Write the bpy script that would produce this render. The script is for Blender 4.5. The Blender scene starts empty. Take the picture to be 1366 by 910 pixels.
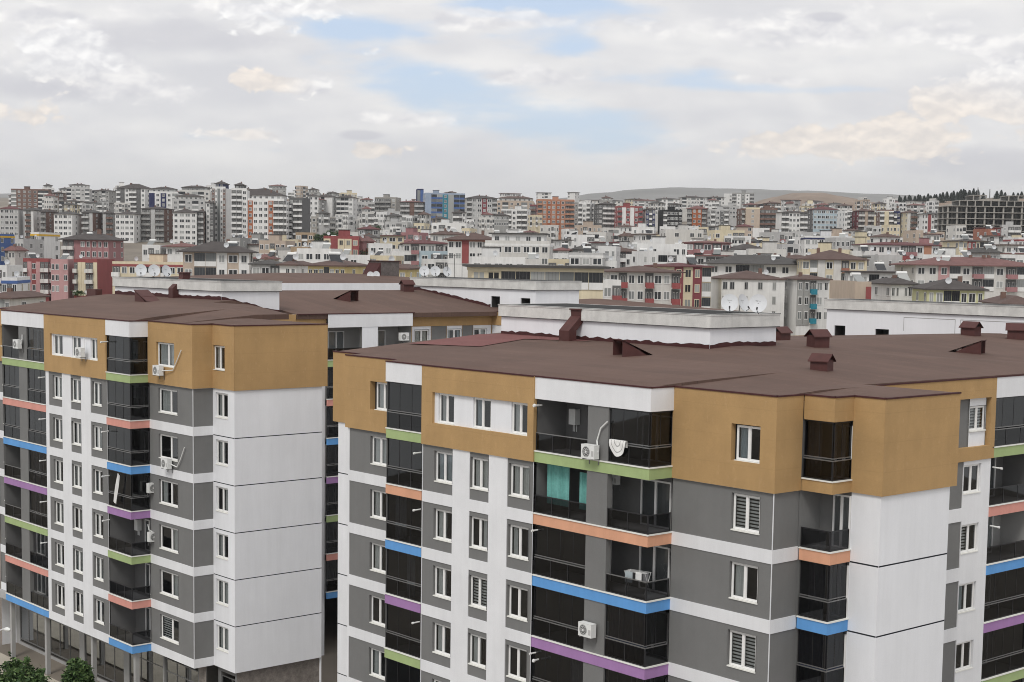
import bpy, bmesh, math, random
from mathutils import Vector, Matrix
random.seed(7)
R = math.radians
scene = bpy.context.scene
COL = scene.collection
D = bpy.data

# ------------------------------------------------------------------ camera model
F_PX, PIT, ROL, YA, PPY = 2066.8, 9.55e-2, 1.4815e-2, 0.8545, 542.1
CAMZ = 31.0
cp, sp = math.cos(PIT), math.sin(PIT)
cr, sr = math.cos(ROL), math.sin(ROL)
ca, sa = math.cos(YA), math.sin(YA)
RIGHT = Vector((ca, sa, 0)); FWD = Vector((-sa, ca, 0)); UP = Vector((0, 0, 1))
fw = FWD*cp - UP*sp
upv = FWD*sp + UP*cp
imr = RIGHT*cr + upv*sr
imu = upv*cr - RIGHT*sr
cam = D.cameras.new("camera"); camo = D.objects.new("camera", cam); COL.objects.link(camo)
camo.matrix_world = Matrix(((imr.x, imu.x, -fw.x, 0), (imr.y, imu.y, -fw.y, 0), (imr.z, imu.z, -fw.z, CAMZ), (0, 0, 0, 1)))
cam.sensor_fit = 'HORIZONTAL'; cam.sensor_width = 36.0
cam.lens = F_PX/1366*36.0
cam.shift_y = (PPY-455)/1366
cam.clip_start = 0.5; cam.clip_end = 60000
scene.camera = camo

def ray(px, py):
    X = (px-683)/F_PX; Y = (py-PPY)/F_PX
    return fw + imr*X - imu*Y
def at_z(px, py, z):
    r = ray(px, py); t = (z-CAMZ)/r.z
    return Vector((r.x*t, r.y*t, z))
def at_u(px, py, u):
    r = ray(px, py); t = u/r.x
    return Vector((u, r.y*t, CAMZ+r.z*t))
def at_v(px, py, v):
    r = ray(px, py); t = v/r.y
    return Vector((r.x*t, v, CAMZ+r.z*t))
def at_d(px, py, d):
    r = ray(px, py); t = d/(r.dot(FWD))
    return Vector((r.x*t, r.y*t, CAMZ+r.z*t))
def on_roof(px, py, zf, t0=40, t1=160):
    r = ray(px, py); t = t0
    while t < t1:
        p = r*t
        if CAMZ+p.z <= zf(p.x, p.y): break
        t += .05
    return Vector((p.x, p.y, zf(p.x, p.y)))

# ------------------------------------------------------------------ materials
MATS = {}
def pm(name, rgb, rough=.8, var=.1, scale=1.5, streak=0, metal=0, spec=.3, bump=0, fine=0):
    if name in MATS: return MATS[name]
    m = D.materials.new(name); m.use_nodes = True; nt = m.node_tree; N = nt.nodes; L = nt.links
    b = N['Principled BSDF']; b.inputs['Roughness'].default_value = rough
    b.inputs['Metallic'].default_value = metal; b.inputs['Specular IOR Level'].default_value = spec
    if var or streak:
        tc = N.new('ShaderNodeTexCoord')
        n = N.new('ShaderNodeTexNoise'); n.inputs['Scale'].default_value = scale; n.inputs['Detail'].default_value = 6; n.inputs['Roughness'].default_value = .65
        L.new(tc.outputs['Object'], n.inputs['Vector'])
        mr = N.new('ShaderNodeMapRange'); mr.inputs['From Min'].default_value = .3; mr.inputs['From Max'].default_value = .7
        mr.inputs['To Min'].default_value = 1-var; mr.inputs['To Max'].default_value = 1+var
        L.new(n.outputs['Fac'], mr.inputs['Value'])
        fac = mr.outputs['Result']
        if streak:
            mp = N.new('ShaderNodeMapping'); mp.inputs['Scale'].default_value = (1.3, 1.3, .13); L.new(tc.outputs['Object'], mp.inputs['Vector'])
            n2 = N.new('ShaderNodeTexNoise'); n2.inputs['Scale'].default_value = 1.0; n2.inputs['Detail'].default_value = 7; n2.inputs['Roughness'].default_value = .7
            L.new(mp.outputs['Vector'], n2.inputs['Vector'])
            m2 = N.new('ShaderNodeMapRange'); m2.inputs['From Min'].default_value = .35; m2.inputs['From Max'].default_value = .65
            m2.inputs['To Min'].default_value = 1-streak; m2.inputs['To Max'].default_value = 1+streak*.6
            L.new(n2.outputs['Fac'], m2.inputs['Value'])
            mu = N.new('ShaderNodeMath'); mu.operation = 'MULTIPLY'; L.new(fac, mu.inputs[0]); L.new(m2.outputs['Result'], mu.inputs[1]); fac = mu.outputs[0]
        if fine:
            n3 = N.new('ShaderNodeTexNoise'); n3.inputs['Scale'].default_value = 45; n3.inputs['Detail'].default_value = 3
            L.new(tc.outputs['Object'], n3.inputs['Vector'])
            m3 = N.new('ShaderNodeMapRange'); m3.inputs['From Min'].default_value = .3; m3.inputs['From Max'].default_value = .7
            m3.inputs['To Min'].default_value = 1-fine; m3.inputs['To Max'].default_value = 1+fine
            L.new(n3.outputs['Fac'], m3.inputs['Value'])
            mu = N.new('ShaderNodeMath'); mu.operation = 'MULTIPLY'; L.new(fac, mu.inputs[0]); L.new(m3.outputs['Result'], mu.inputs[1]); fac = mu.outputs[0]
        vm = N.new('ShaderNodeVectorMath'); vm.operation = 'SCALE'; vm.inputs[0].default_value = rgb
        L.new(fac, vm.inputs['Scale']); L.new(vm.outputs['Vector'], b.inputs['Base Color'])
        if bump:
            bp = N.new('ShaderNodeBump'); bp.inputs['Strength'].default_value = bump; bp.inputs['Distance'].default_value = .05
            L.new(n.outputs['Fac'], bp.inputs['Height']); L.new(bp.outputs['Normal'], b.inputs['Normal'])
    else:
        b.inputs['Base Color'].default_value = (*rgb, 1)
    MATS[name] = m; return m
def glassmat(name, tint, gl=.05, frk=.5, rough=.02):
    m = D.materials.new(name); m.use_nodes = True; nt = m.node_tree; N = nt.nodes; L = nt.links
    N.remove(N['Principled BSDF']); out = N['Material Output']
    t = N.new('ShaderNodeBsdfTransparent'); t.inputs['Color'].default_value = (*tint, 1)
    g = N.new('ShaderNodeBsdfGlossy'); g.inputs['Roughness'].default_value = rough; g.inputs['Color'].default_value = (.9, .93, .95, 1)
    lw = N.new('ShaderNodeFresnel'); lw.inputs['IOR'].default_value = 1.45
    mu = N.new('ShaderNodeMath'); mu.operation = 'MULTIPLY_ADD'; mu.inputs[1].default_value = frk; mu.inputs[2].default_value = gl
    L.new(lw.outputs['Fac'], mu.inputs[0])
    mx = N.new('ShaderNodeMixShader'); L.new(mu.outputs[0], mx.inputs['Fac']); L.new(t.outputs[0], mx.inputs[1]); L.new(g.outputs[0], mx.inputs[2])
    L.new(mx.outputs[0], out.inputs['Surface'])
    MATS[name] = m; return m
def farpane():
    m = D.materials.new('far_window_glass'); m.use_nodes = True; nt = m.node_tree; N = nt.nodes; L = nt.links
    b = N['Principled BSDF']; b.inputs['Roughness'].default_value = .12
    oi = N.new('ShaderNodeObjectInfo'); r = N.new('ShaderNodeValToRGB')
    e = r.color_ramp.elements; e[0].position = 0; e[0].color = (.008, .009, .012, 1); e[1].position = .62; e[1].color = (.035, .04, .045, 1)
    x = e.new(.72); x.color = (.16, .17, .17, 1); x = e.new(1); x.color = (.36, .37, .36, 1)
    L.new(oi.outputs['Random'], r.inputs['Fac']); L.new(r.outputs['Color'], b.inputs['Base Color'])
    MATS['farpane'] = m; return m

def stucco(name, rgb):
    m = pm(name, rgb, .92, .09, .45, fine=.08, bump=.1, streak=.045); nt = m.node_tree; N = nt.nodes; L = nt.links
    b = N['Principled BSDF']; src = b.inputs['Base Color'].links[0].from_socket
    tc = N.new('ShaderNodeTexCoord'); mp = N.new('ShaderNodeMapping'); mp.inputs['Scale'].default_value = (2.2, 2.2, 1.3); L.new(tc.outputs['Object'], mp.inputs['Vector'])
    n2 = N.new('ShaderNodeTexNoise'); n2.inputs['Scale'].default_value = 2.0; n2.inputs['Detail'].default_value = 6; n2.inputs['Roughness'].default_value = .7; L.new(mp.outputs[0], n2.inputs['Vector'])
    r2 = N.new('ShaderNodeMapRange'); r2.inputs['From Min'].default_value = .58; r2.inputs['From Max'].default_value = .78; r2.inputs['To Min'].default_value = 0; r2.inputs['To Max'].default_value = .45; L.new(n2.outputs['Fac'], r2.inputs['Value'])
    sp = N.new('ShaderNodeSeparateXYZ'); L.new(tc.outputs['Object'], sp.inputs[0])
    fr = N.new('ShaderNodeMath'); fr.operation = 'PINGPONG'; fr.inputs[1].default_value = .62; L.new(sp.outputs[2], fr.inputs[0])
    ln = N.new('ShaderNodeMapRange'); ln.inputs['From Min'].default_value = 0; ln.inputs['From Max'].default_value = .03; ln.inputs['To Min'].default_value = .93; ln.inputs['To Max'].default_value = 1; L.new(fr.outputs[0], ln.inputs['Value'])
    v = N.new('ShaderNodeVectorMath'); v.operation = 'SCALE'; L.new(src, v.inputs[0]); L.new(ln.outputs[0], v.inputs['Scale'])
    mx = N.new('ShaderNodeMix'); mx.data_type = 'RGBA'; L.new(r2.outputs[0], mx.inputs['Factor']); L.new(v.outputs[0], mx.inputs['A']); mx.inputs['B'].default_value = (rgb[0]*1.35, rgb[1]*1.42, rgb[2]*1.8, 1)
    L.new(mx.outputs['Result'], b.inputs['Base Color']); return m
M_TAN = stucco('ochre_stucco', (.43, .276, .126))
def roofmat(name, rgb):
    m = pm(name, rgb, .88, .13, .22, fine=.14, bump=.2); nt = m.node_tree; N = nt.nodes; L = nt.links
    b = N['Principled BSDF']; src = b.inputs['Base Color'].links[0].from_socket
    tc = N.new('ShaderNodeTexCoord'); nz = N.new('ShaderNodeTexNoise'); nz.inputs['Scale'].default_value = .9; L.new(tc.outputs['Object'], nz.inputs['Vector'])
    ad = N.new('ShaderNodeVectorMath'); ad.operation = 'MULTIPLY_ADD'; L.new(nz.outputs['Color'], ad.inputs[0]); ad.inputs[1].default_value = (.12, .12, .0); L.new(tc.outputs['Object'], ad.inputs[2])
    br = N.new('ShaderNodeTexBrick'); br.inputs['Scale'].default_value = 1; br.inputs['Brick Width'].default_value = 7.5; br.inputs['Row Height'].default_value = .98; br.inputs['Mortar Size'].default_value = .022; br.inputs['Mortar Smooth'].default_value = .6
    br.inputs['Color1'].default_value = (.94, .94, .94, 1); br.inputs['Color2'].default_value = (1.08, 1.08, 1.08, 1); br.inputs['Mortar'].default_value = (.74, .72, .72, 1)
    L.new(ad.outputs[0], br.inputs['Vector'])
    n2 = N.new('ShaderNodeTexNoise'); n2.inputs['Scale'].default_value = 2.3; n2.inputs['Detail'].default_value = 5; L.new(tc.outputs['Object'], n2.inputs['Vector'])
    r2 = N.new('ShaderNodeMapRange'); r2.inputs['From Min'].default_value = .66; r2.inputs['From Max'].default_value = .74; r2.inputs['To Min'].default_value = 1; r2.inputs['To Max'].default_value = 1.35; L.new(n2.outputs['Fac'], r2.inputs['Value'])
    v1 = N.new('ShaderNodeVectorMath'); v1.operation = 'MULTIPLY'; L.new(src, v1.inputs[0]); L.new(br.outputs['Color'], v1.inputs[1])
    v2 = N.new('ShaderNodeVectorMath'); v2.operation = 'SCALE'; L.new(v1.outputs[0], v2.inputs[0]); L.new(r2.outputs[0], v2.inputs['Scale'])
    L.new(v2.outputs[0], b.inputs['Base Color']); return m
M_WHITE = pm('white_plaster', (.75, .76, .78), .85, .045, .5, streak=.045, fine=.03)
M_WALLB = pm('white_paint_panel', (.78, .795, .825), .85, .03, .35, streak=.04, fine=.015)
M_GRAY = pm('grey_plaster', (.182, .183, .181), .9, .05, .8, streak=.04, fine=.05)
M_LGRAY = pm('light_grey_plaster', (.36, .36, .355), .9, .05, .8)
M_GREEN = pm('green_band_paint', (.36, .46, .215), .8, .06, 1, streak=.06)
M_PEACH = pm('peach_band_paint', (.68, .36, .23), .8, .05, 1, streak=.06)
M_BLUE = pm('blue_band_paint', (.12, .33, .68), .8, .05, 1, streak=.06)
M_PURP = pm('purple_band_paint', (.36, .20, .42), .8, .05, 1, streak=.06)
M_PINK = pm('pink_band_paint', (.66, .31, .26), .8, .05, 1, streak=.06)
M_JOINT = pm('dark_joint', (.02, .022, .028), .9, 0)
M_LEDGE = pm('white_ledge', (.78, .78, .74), .7, .05, 3)
M_FRAMEW = pm('white_window_frame', (.80, .80, .79), .45, .03, 3)
M_FRAMED = pm('dark_metal_frame', (.035, .035, .038), .4, .1, 3, metal=.3)
M_FRAMEG = pm('grey_aluminium', (.22, .22, .22), .4, .05, 3, metal=.5)
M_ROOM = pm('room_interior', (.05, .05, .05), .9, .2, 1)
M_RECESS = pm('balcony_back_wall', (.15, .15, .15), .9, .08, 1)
M_CURT = pm('curtain_cloth', (.62, .63, .61), .9, .08, 6)
M_CURTB = pm('blue_grey_curtain', (.38, .43, .45), .9, .08, 6)
M_GCURT = pm('grey_balcony_blind', (.22, .22, .23), .9, .15, 5)
M_TEAL = pm('teal_curtain', (.16, .40, .37), .9, .15, 6)
M_NAVY = pm('navy_curtain', (.045, .055, .10), .9, .2, 6)
M_ROOF = roofmat('brown_roof_membrane', (.112, .070, .056))
M_ROOFR = pm('reddish_roof_membrane', (.165, .066, .062), .88, .12, .5, fine=.12)
M_FLASH = pm('dark_red_flashing', (.060, .018, .018), .7, .2, 2)
M_VENT = pm('maroon_sheet_metal', (.080, .030, .027), .6, .15, 2)
M_COPE = pm('weathered_white_coping', (.62, .62, .60), .9, .13, 1.2, streak=.08, fine=.08)
M_BLACK = pm('black_edge', (.012, .012, .012), .8, 0)
M_STONE = pm('stone_cladding', (.20, .18, .163), .9, .35, 2.2, fine=.3)
M_METW = pm('white_enamel', (.74, .75, .74), .45, .05, 4)
M_GRILL = pm('dark_grille', (.05, .05, .05), .6, 0)
M_DISH = pm('dish_grey_paint', (.60, .62, .64), .5, .05, 4)
M_CLOTH = pm('white_cloth', (.80, .80, .79), .9, .04, 8)
M_PANE = glassmat('window_glass', (.80, .83, .84), .045, .75)
M_SMOKE = glassmat('smoked_glass', (.185, .185, .20), .04, .55)
M_RAILG = glassmat('dark_railing_glass', (.11, .11, .12), .02, .5)
M_SHOP = glassmat('shopfront_glass', (.36, .36, .34), .30, .9)
M_SHOPI = pm('shop_interior', (.16, .15, .135), .9, .3, .4)
M_FARP = farpane()

# ------------------------------------------------------------------ object helpers
class MB:
    def __init__(s): s.v = []; s.f = []; s.m = []; s.mats = []
    def mi(s, mat):
        if mat not in s.mats: s.mats.append(mat)
        return s.mats.index(mat)
    def face(s, pts, mat):
        n = len(s.v); s.v += [tuple(p) for p in pts]; s.f.append(tuple(range(n, n+len(pts)))); s.m.append(s.mi(mat))
    def box(s, x0, x1, y0, y1, z0, z1, mat, skip=''):
        a = [(x0,y0,z0),(x1,y0,z0),(x1,y1,z0),(x0,y1,z0),(x0,y0,z1),(x1,y0,z1),(x1,y1,z1),(x0,y1,z1)]
        for k, q in (('b',(3,2,1,0)),('t',(4,5,6,7)),('f',(0,1,5,4)),('r',(1,2,6,5)),('k',(2,3,7,6)),('l',(3,0,4,7))):
            if k not in skip: s.face([a[i] for i in q], mat)
    def tube(s, p, q, r, mat, n=8, r2=None, cap=True):
        p = Vector(p); q = Vector(q); r2 = r if r2 is None else r2
        d = (q-p).normalized(); a = Vector((0,0,1)) if abs(d.z) < .9 else Vector((1,0,0))
        x = d.cross(a).normalized(); y = d.cross(x)
        A = [p+(x*math.cos(6.28318*i/n)+y*math.sin(6.28318*i/n))*r for i in range(n)]
        B = [q+(x*math.cos(6.28318*i/n)+y*math.sin(6.28318*i/n))*r2 for i in range(n)]
        for i in range(n):
            j = (i+1) % n; s.face([A[i], A[j], B[j], B[i]], mat)
        if cap: s.face(A[::-1], mat); s.face(B, mat)
    def path(s, pts, r, mat, n=6):
        for a, b in zip(pts[:-1], pts[1:]): s.tube(a, b, r, mat, n)
    def mesh(s, name, off=(0,0,0)):
        me = D.meshes.new(name); o = Vector(off)
        me.from_pydata([tuple(Vector(v)-o) for v in s.v], [], s.f)
        for m in s.mats: me.materials.append(m)
        me.polygons.foreach_set('material_index', s.m); me.update()
        return me
    def build(s, name, parent=None, loc=None, off=None, smooth=False):
        """verts are world coordinates for a child of an un-rotated root; loc = local frame given"""
        wl = wloc(parent) if parent else Vector((0,0,0))
        if off is None: off = wl if loc is None else Vector((0,0,0))
        me = s.mesh(name, off)
        if smooth: me.polygons.foreach_set('use_smooth', [True]*len(me.polygons))
        o = D.objects.new(name, me); COL.objects.link(o)
        if parent: o.parent = parent
        if loc is None: WL[o.name] = Vector(off)
        if loc is not None: o.location = loc
        return o
WL = {}
def wloc(o): return WL.get(o.name, Vector((0,0,0)))
def tag(o, label=None, cat=None, group=None, kind=None):
    if label: o['label'] = label
    if cat: o['category'] = cat
    if group: o['group'] = group
    if kind: o['kind'] = kind
    return o
def empty(name, loc, rz=0, label=None, cat=None, group=None):
    o = D.objects.new(name, None); COL.objects.link(o); o.location = loc; o.rotation_euler = (0, 0, rz)
    o.empty_display_size = .3
    WL[o.name] = Vector(loc)
    return tag(o, label, cat, group)
def inst(name, mesh, parent, loc, rz=0, scale=None):
    o = D.objects.new(name, mesh); COL.objects.link(o); o.parent = parent; o.location = loc
    if rz: o.rotation_euler = (0, 0, rz)
    if scale: o.scale = scale
    return o
# ------------------------------------------------------------------ facade tools for the near blocks
ROT = {'A': 0, 'B': R(90), 'C': R(180), 'D': R(-90)}
def tr(ax, u0, v0):
    if ax == 'A': return lambda x, y, z: (u0+x, v0+y, z)
    if ax == 'B': return lambda x, y, z: (u0-y, v0+x, z)
    if ax == 'C': return lambda x, y, z: (u0-x, v0-y, z)
    return lambda x, y, z: (u0+y, v0-x, z)
def wall(mb, ax, u0, v0, Lx, z0, z1, mat, patches=(), openings=(), y=0.0):
    """wall face in local x 0..Lx; patches (x0,x1,z0,z1,mat,inset); openings (x0,x1,z0,z1,reveal,room_depth,reveal_mat,room_mat)"""
    T = tr(ax, u0, v0)
    xs = {0, Lx}; zs = {z0, z1}
    for r in list(patches)+list(openings):
        for x in r[:2]:
            if 0 < x < Lx: xs.add(x)
        for z in r[2:4]:
            if z0 < z < z1: zs.add(z)
    xs = sorted(xs); zs = sorted(zs)
    def cell(x, z):
        for o in openings:
            if o[0] <= x <= o[1] and o[2] <= z <= o[3]: return None
        res = (mat, y)
        for p in patches:
            if p[0] <= x <= p[1] and p[2] <= z <= p[3]: res = (p[4], y+p[5])
        return res
    for i in range(len(xs)-1):
        # merge vertically equal cells
        j = 0
        while j < len(zs)-1:
            c = cell((xs[i]+xs[i+1])/2, (zs[j]+zs[j+1])/2); k = j+1
            while k < len(zs)-1 and cell((xs[i]+xs[i+1])/2, (zs[k]+zs[k+1])/2) == c: k += 1
            if c:
                mb.face([T(xs[i], c[1], zs[j]), T(xs[i+1], c[1], zs[j]), T(xs[i+1], c[1], zs[k]), T(xs[i], c[1], zs[k])], c[0])
            j = k
    def rim(r, ya, yb, m):
        x0, x1, a, b = max(r[0], 0), min(r[1], Lx), max(r[2], z0), min(r[3], z1)
        if abs(yb-ya) < 1e-4: return
        mb.face([T(x0, ya, a), T(x0, yb, a), T(x0, yb, b), T(x0, ya, b)], m)
        mb.face([T(x1, yb, a), T(x1, ya, a), T(x1, ya, b), T(x1, yb, b)], m)
        mb.face([T(x0, ya, b), T(x0, yb, b), T(x1, yb, b), T(x1, ya, b)], m)
        mb.face([T(x0, yb, a), T(x0, ya, a), T(x1, ya, a), T(x1, yb, a)], m)
    for p in patches: rim(p, y, y+p[5], p[6] if len(p) > 6 else mat)
    for o in openings:
        x0, x1, a, b, rv, rd = o[:6]; rm = o[6] or mat; room = o[7]
        rim(o, y, y+rv, rm)
        if rd:
            rim(o, y+rv, y+rd, room)
            mb.face([T(x0, y+rd, a), T(x1, y+rd, a), T(x1, y+rd, b), T(x0, y+rd, b)], room)
WMESH = {}
def window_mesh(w, h, split=.5):
    k = (round(w, 2), round(h, 2), split)
    if k in WMESH: return WMESH[k]
    f = MB(); t = .065
    f.box(0, t, 0, .07, 0, h, M_FRAMEW); f.box(w-t, w, 0, .07, 0, h, M_FRAMEW)
    f.box(t, w-t, .001, .069, 0, t, M_FRAMEW); f.box(t, w-t, .001, .069, h-t, h, M_FRAMEW)
    f.box(w*split-.055, w*split+.055, -.012, .066, t, h-t, M_FRAMEW)
    # sash bars
    for a, b in ((t, w*split-.055), (w*split+.055, w-t)):
        f.box(a, a+.03, .01, .06, t, h-t, M_FRAMEW); f.box(b-.03, b, .01, .06, t, h-t, M_FRAMEW)
        f.box(a+.03, b-.03, .011, .059, t, t+.03, M_FRAMEW); f.box(a+.03, b-.03, .011, .059, h-t-.03, h-t, M_FRAMEW)
    p = MB(); p.face([(t, .04, t), (w-t, .04, t), (w-t, .04, h-t), (t, .04, h-t)], M_PANE)
    s = MB(); s.box(-.035, w+.035, -.13, .0, -.06, -.005, M_LEDGE)
    WMESH[k] = (f.mesh('window'), p.mesh('pane'), s.mesh('sill')); return WMESH[k]
CMESH = {}
def curtain_mesh(w, h, kind):
    k = (round(w, 2), round(h, 2), kind)
    if k in CMESH: return CMESH[k]
    c = MB()
    def sheet(x0, x1, mat, amp=.035, y=.17, z0=.03, z1=h-.03, per=.17):
        n = max(4, int((x1-x0)/.045)); pr = None
        for i in range(n+1):
            x = x0+(x1-x0)*i/n; yy = y+amp*math.sin(6.28*x/per+1.3*math.sin(3*x))
            if pr: c.face([(pr[0], pr[1], z0), (x, yy, z0), (x, yy, z1), (pr[0], pr[1], z1)], mat)
            pr = (x, yy)
    if kind == 'full': sheet(.03, w-.03, M_CURT)
    elif kind == 'blue': sheet(.03, w-.03, M_CURTB)
    elif kind == 'left': sheet(.03, w*.5, M_CURT)
    elif kind == 'leftb': sheet(.03, w*.42, M_CURTB)
    elif kind == 'right': sheet(w*.52, w-.03, M_CURT)
    elif kind == 'sides': sheet(.03, w*.27, M_CURT); sheet(w*.78, w-.03, M_CURTB)
    elif kind == 'teal': sheet(.03, w-.03, M_TEAL)
    elif kind == 'zebra':
        n = int(h/.15)
        for i in range(n): c.box(.04, w-.04, .15, .155, .04+i*.15, .04+i*.15+.085, M_CURT)
    elif kind == 'zebral':
        n = int(h/.15)
        for i in range(n): c.box(.04, w*.5, .15, .155, .04+i*.15, .04+i*.15+.085, M_CURT)
    CMESH[k] = c.mesh('curtain'); return CMESH[k]
KINDS = ['full', 'left', 'blue', 'right', 'sides', 'full', 'leftb', 'full', 'dark', 'sides', 'blue', 'zebral', 'left', 'zebra', 'full', 'right']
def window(root, ax, u0, v0, x, z, w, h, inset=.10, kind=None, sill=True, split=.5):
    T = tr(ax, u0, v0); base = wloc(root)
    fm, pn, sl = window_mesh(w, h, split)
    p = Vector(T(x, inset, z))-base
    o = inst('window', fm, root, p, ROT[ax])
    inst('pane', pn, o, (0, 0, 0))
    if sill: inst('sill', sl, o, (0, 0, 0))
    kind = kind or random.choice(KINDS)
    if kind != 'dark': inst('curtain', curtain_mesh(w, h, kind), o, (0, 0, 0))
    return o
DMESH = {}
def door(root, ax, u0, v0, x, z, w, h, y=0.0, leaves=2, kind=None, parent=None):
    k = (round(w, 2), round(h, 2), leaves)
    if k not in DMESH:
        f = MB(); t = .075
        f.box(0, t, -.03, .05, 0, h, M_FRAMEW); f.box(w-t, w, -.03, .05, 0, h, M_FRAMEW)
        f.box(t, w-t, -.029, .049, h-t, h, M_FRAMEW); f.box(t, w-t, -.029, .049, 0, t, M_FRAMEW)
        for i in range(1, leaves): f.box(w*i/leaves-.06, w*i/leaves+.06, -.04, .05, t, h-t, M_FRAMEW)
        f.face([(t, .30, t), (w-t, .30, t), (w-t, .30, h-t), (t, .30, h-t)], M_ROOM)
        p = MB(); p.face([(t, .01, t), (w-t, .01, t), (w-t, .01, h-t), (t, .01, h-t)], M_PANE)
        DMESH[k] = (f.mesh('door'), p.mesh('pane'))
    f, p = DMESH[k]; T = tr(ax, u0, v0)
    o = inst('door', f, parent or root, Vector(T(x, y, z))-wloc(parent or root), ROT[ax])
    inst('pane', p, o, (0, 0, 0))
    if kind: inst('curtain', curtain_mesh(w, h, kind), o, (0, 0, 0))
    return o

def balcony(root, runs, z, colour, glazed=True, rail=True, ztop=None, band=.55, glass=None, inner=M_RECESS, bands=True, pillars=(), mull=.95, name='balcony', proud=.04, railz=1.42, gseg=None):
    """runs: list of (ax,u0,v0,L) consecutive outer edges; z = bottom of the colour band"""
    ztop = ztop or z+3.0
    b = MB()
    for i, (ax, u0, v0, L) in enumerate(runs):
        T = tr(ax, u0, v0)
        x1 = L+(proud if i < len(runs)-1 else 0)
        x0 = -proud if i > 0 else 0
        def bx(x0, x1, y0, y1, z0, z1, m):
            P = [T(x0,y0,z0),T(x1,y0,z0),T(x1,y1,z0),T(x0,y1,z0),T(x0,y0,z1),T(x1,y0,z1),T(x1,y1,z1),T(x0,y1,z1)]
            for q in ((3,2,1,0),(4,5,6,7),(0,1,5,4),(1,2,6,5),(2,3,7,6),(3,0,4,7)): b.face([P[k] for k in q], m)
        e = .003*i
        if i == 0: bx(0, x1, -proud, .10, z+e, z+band-.05, colour); bx(-.02, x1+.03, -proud-.04, .16, z+band-.05, z+band, M_LEDGE)
        else: bx(.1001-proud*0, x1, -proud, .10, z+e, z+band-.05, colour); bx(.1601, x1+.02, -proud-.04, .16, z+band-.05, z+band+.001, M_LEDGE)
    bo = b.build(name, root)
    zr = z+railz
    if rail:
        r = MB()
        for i, (ax, u0, v0, L) in enumerate(runs):
            T = tr(ax, u0, v0)
            def bx(x0, x1, y0, y1, z0, z1, m):
                P = [T(x0,y0,z0),T(x1,y0,z0),T(x1,y1,z0),T(x0,y1,z0),T(x0,y0,z1),T(x1,y0,z1),T(x1,y1,z1),T(x0,y1,z1)]
                for q in ((3,2,1,0),(4,5,6,7),(0,1,5,4),(1,2,6,5),(2,3,7,6),(3,0,4,7)): r.face([P[k] for k in q], m)
            segs = [(0, L)]
            if i == 0:
                for (a, c) in pillars: segs = [(0, a), (c, L)] if len(segs) == 1 else segs[:-1]+[(segs[-1][0], a), (c, L)]
            for (a, c) in segs:
                bx(a+.01, c-.01, .03, .07, zr-.045, zr, M_FRAMEG if glazed else M_FRAMED)
                bx(a+.01, c-.01, .035, .065, z+band+.005, z+band+.05, M_FRAMED)
                n = max(1, round((c-a)/1.25))
                for q in range(n+1):
                    xx = min(max(a+(c-a)*q/n, a+.03), c-.03); bx(xx-.02, xx+.02, .032, .068, z+band+.05, zr-.045, M_FRAMED)
                r.face([T(a+.02, .05, z+band+.05), T(c-.02, .05, z+band+.05), T(c-.02, .05, zr-.045), T(a+.02, .05, zr-.045)], M_RAILG)
        r.build('railing', bo)
    if glazed:
        g = MB()
        for i, (ax, u0, v0, L) in enumerate(runs):
            T = tr(ax, u0, v0)
            def bx(x0, x1, y0, y1, z0, z1, m):
                P = [T(x0,y0,z0),T(x1,y0,z0),T(x1,y1,z0),T(x0,y1,z0),T(x0,y0,z1),T(x1,y0,z1),T(x1,y1,z1),T(x0,y1,z1)]
                for q in ((3,2,1,0),(4,5,6,7),(0,1,5,4),(1,2,6,5),(2,3,7,6),(3,0,4,7)): g.face([P[k] for k in q], m)
            segs = [(0, L)]
            if i == 0:
                for (a, c) in pillars: segs = [(0, a), (c, L)]
                if gseg is not None: segs = [q for n_, q in enumerate(segs) if n_ in gseg]
            elif gseg is not None and 1 not in gseg: segs = []
            for (a, c) in segs:
                bx(a+.01, c-.01, .075, .11, zr+.05, zr+.095, M_FRAMEG)
                bx(a+.01, c-.01, .075, .11, ztop-.08, ztop-.005, M_FRAMED)
                n = max(1, round((c-a)/mull))
                for q in range(n+1):
                    xx = min(max(a+(c-a)*q/n, a+.03), c-.03)
                    bx(xx-.014, xx+.014, .08, .105, zr+.095, ztop-.08, M_FRAMED if 0 < q < n else M_FRAMED)
                g.face([T(a+.02, .09, zr+.09), T(c-.02, .09, zr+.09), T(c-.02, .09, ztop-.08), T(a+.02, .09, ztop-.08)], glass or M_SMOKE)
        g.build('glazing', bo)
        rq = random.random()
        if rq < .5:
            ax, u0, v0, L = runs[0]; T = tr(ax, u0, v0); cu = MB(); mt = random.choice([M_CURTB, M_NAVY, M_GCURT, M_GCURT]); a0 = random.uniform(.05, .55)*L; a1 = min(L-.1, a0+random.uniform(.6, 1.3)); pr = None
            for (pa, pc) in pillars:
                if a0 < pc and a1 > pa: a0, a1 = (max(.1, pa-1.2), pa-.1) if pa > 1.5 else (pc+.1, pc+1.2)
            n = int((a1-a0)/.05)
            for i in range(n+1):
                x = a0+(a1-a0)*i/n; yy = .24+.035*math.sin(i*1.5)
                if pr: cu.face([T(pr[0], pr[1], z+band+.1), T(x, yy, z+band+.1), T(x, yy, ztop-.1), T(pr[0], pr[1], ztop-.1)], mt)
                pr = (x, yy)
            cu.build('curtain', bo)
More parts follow.
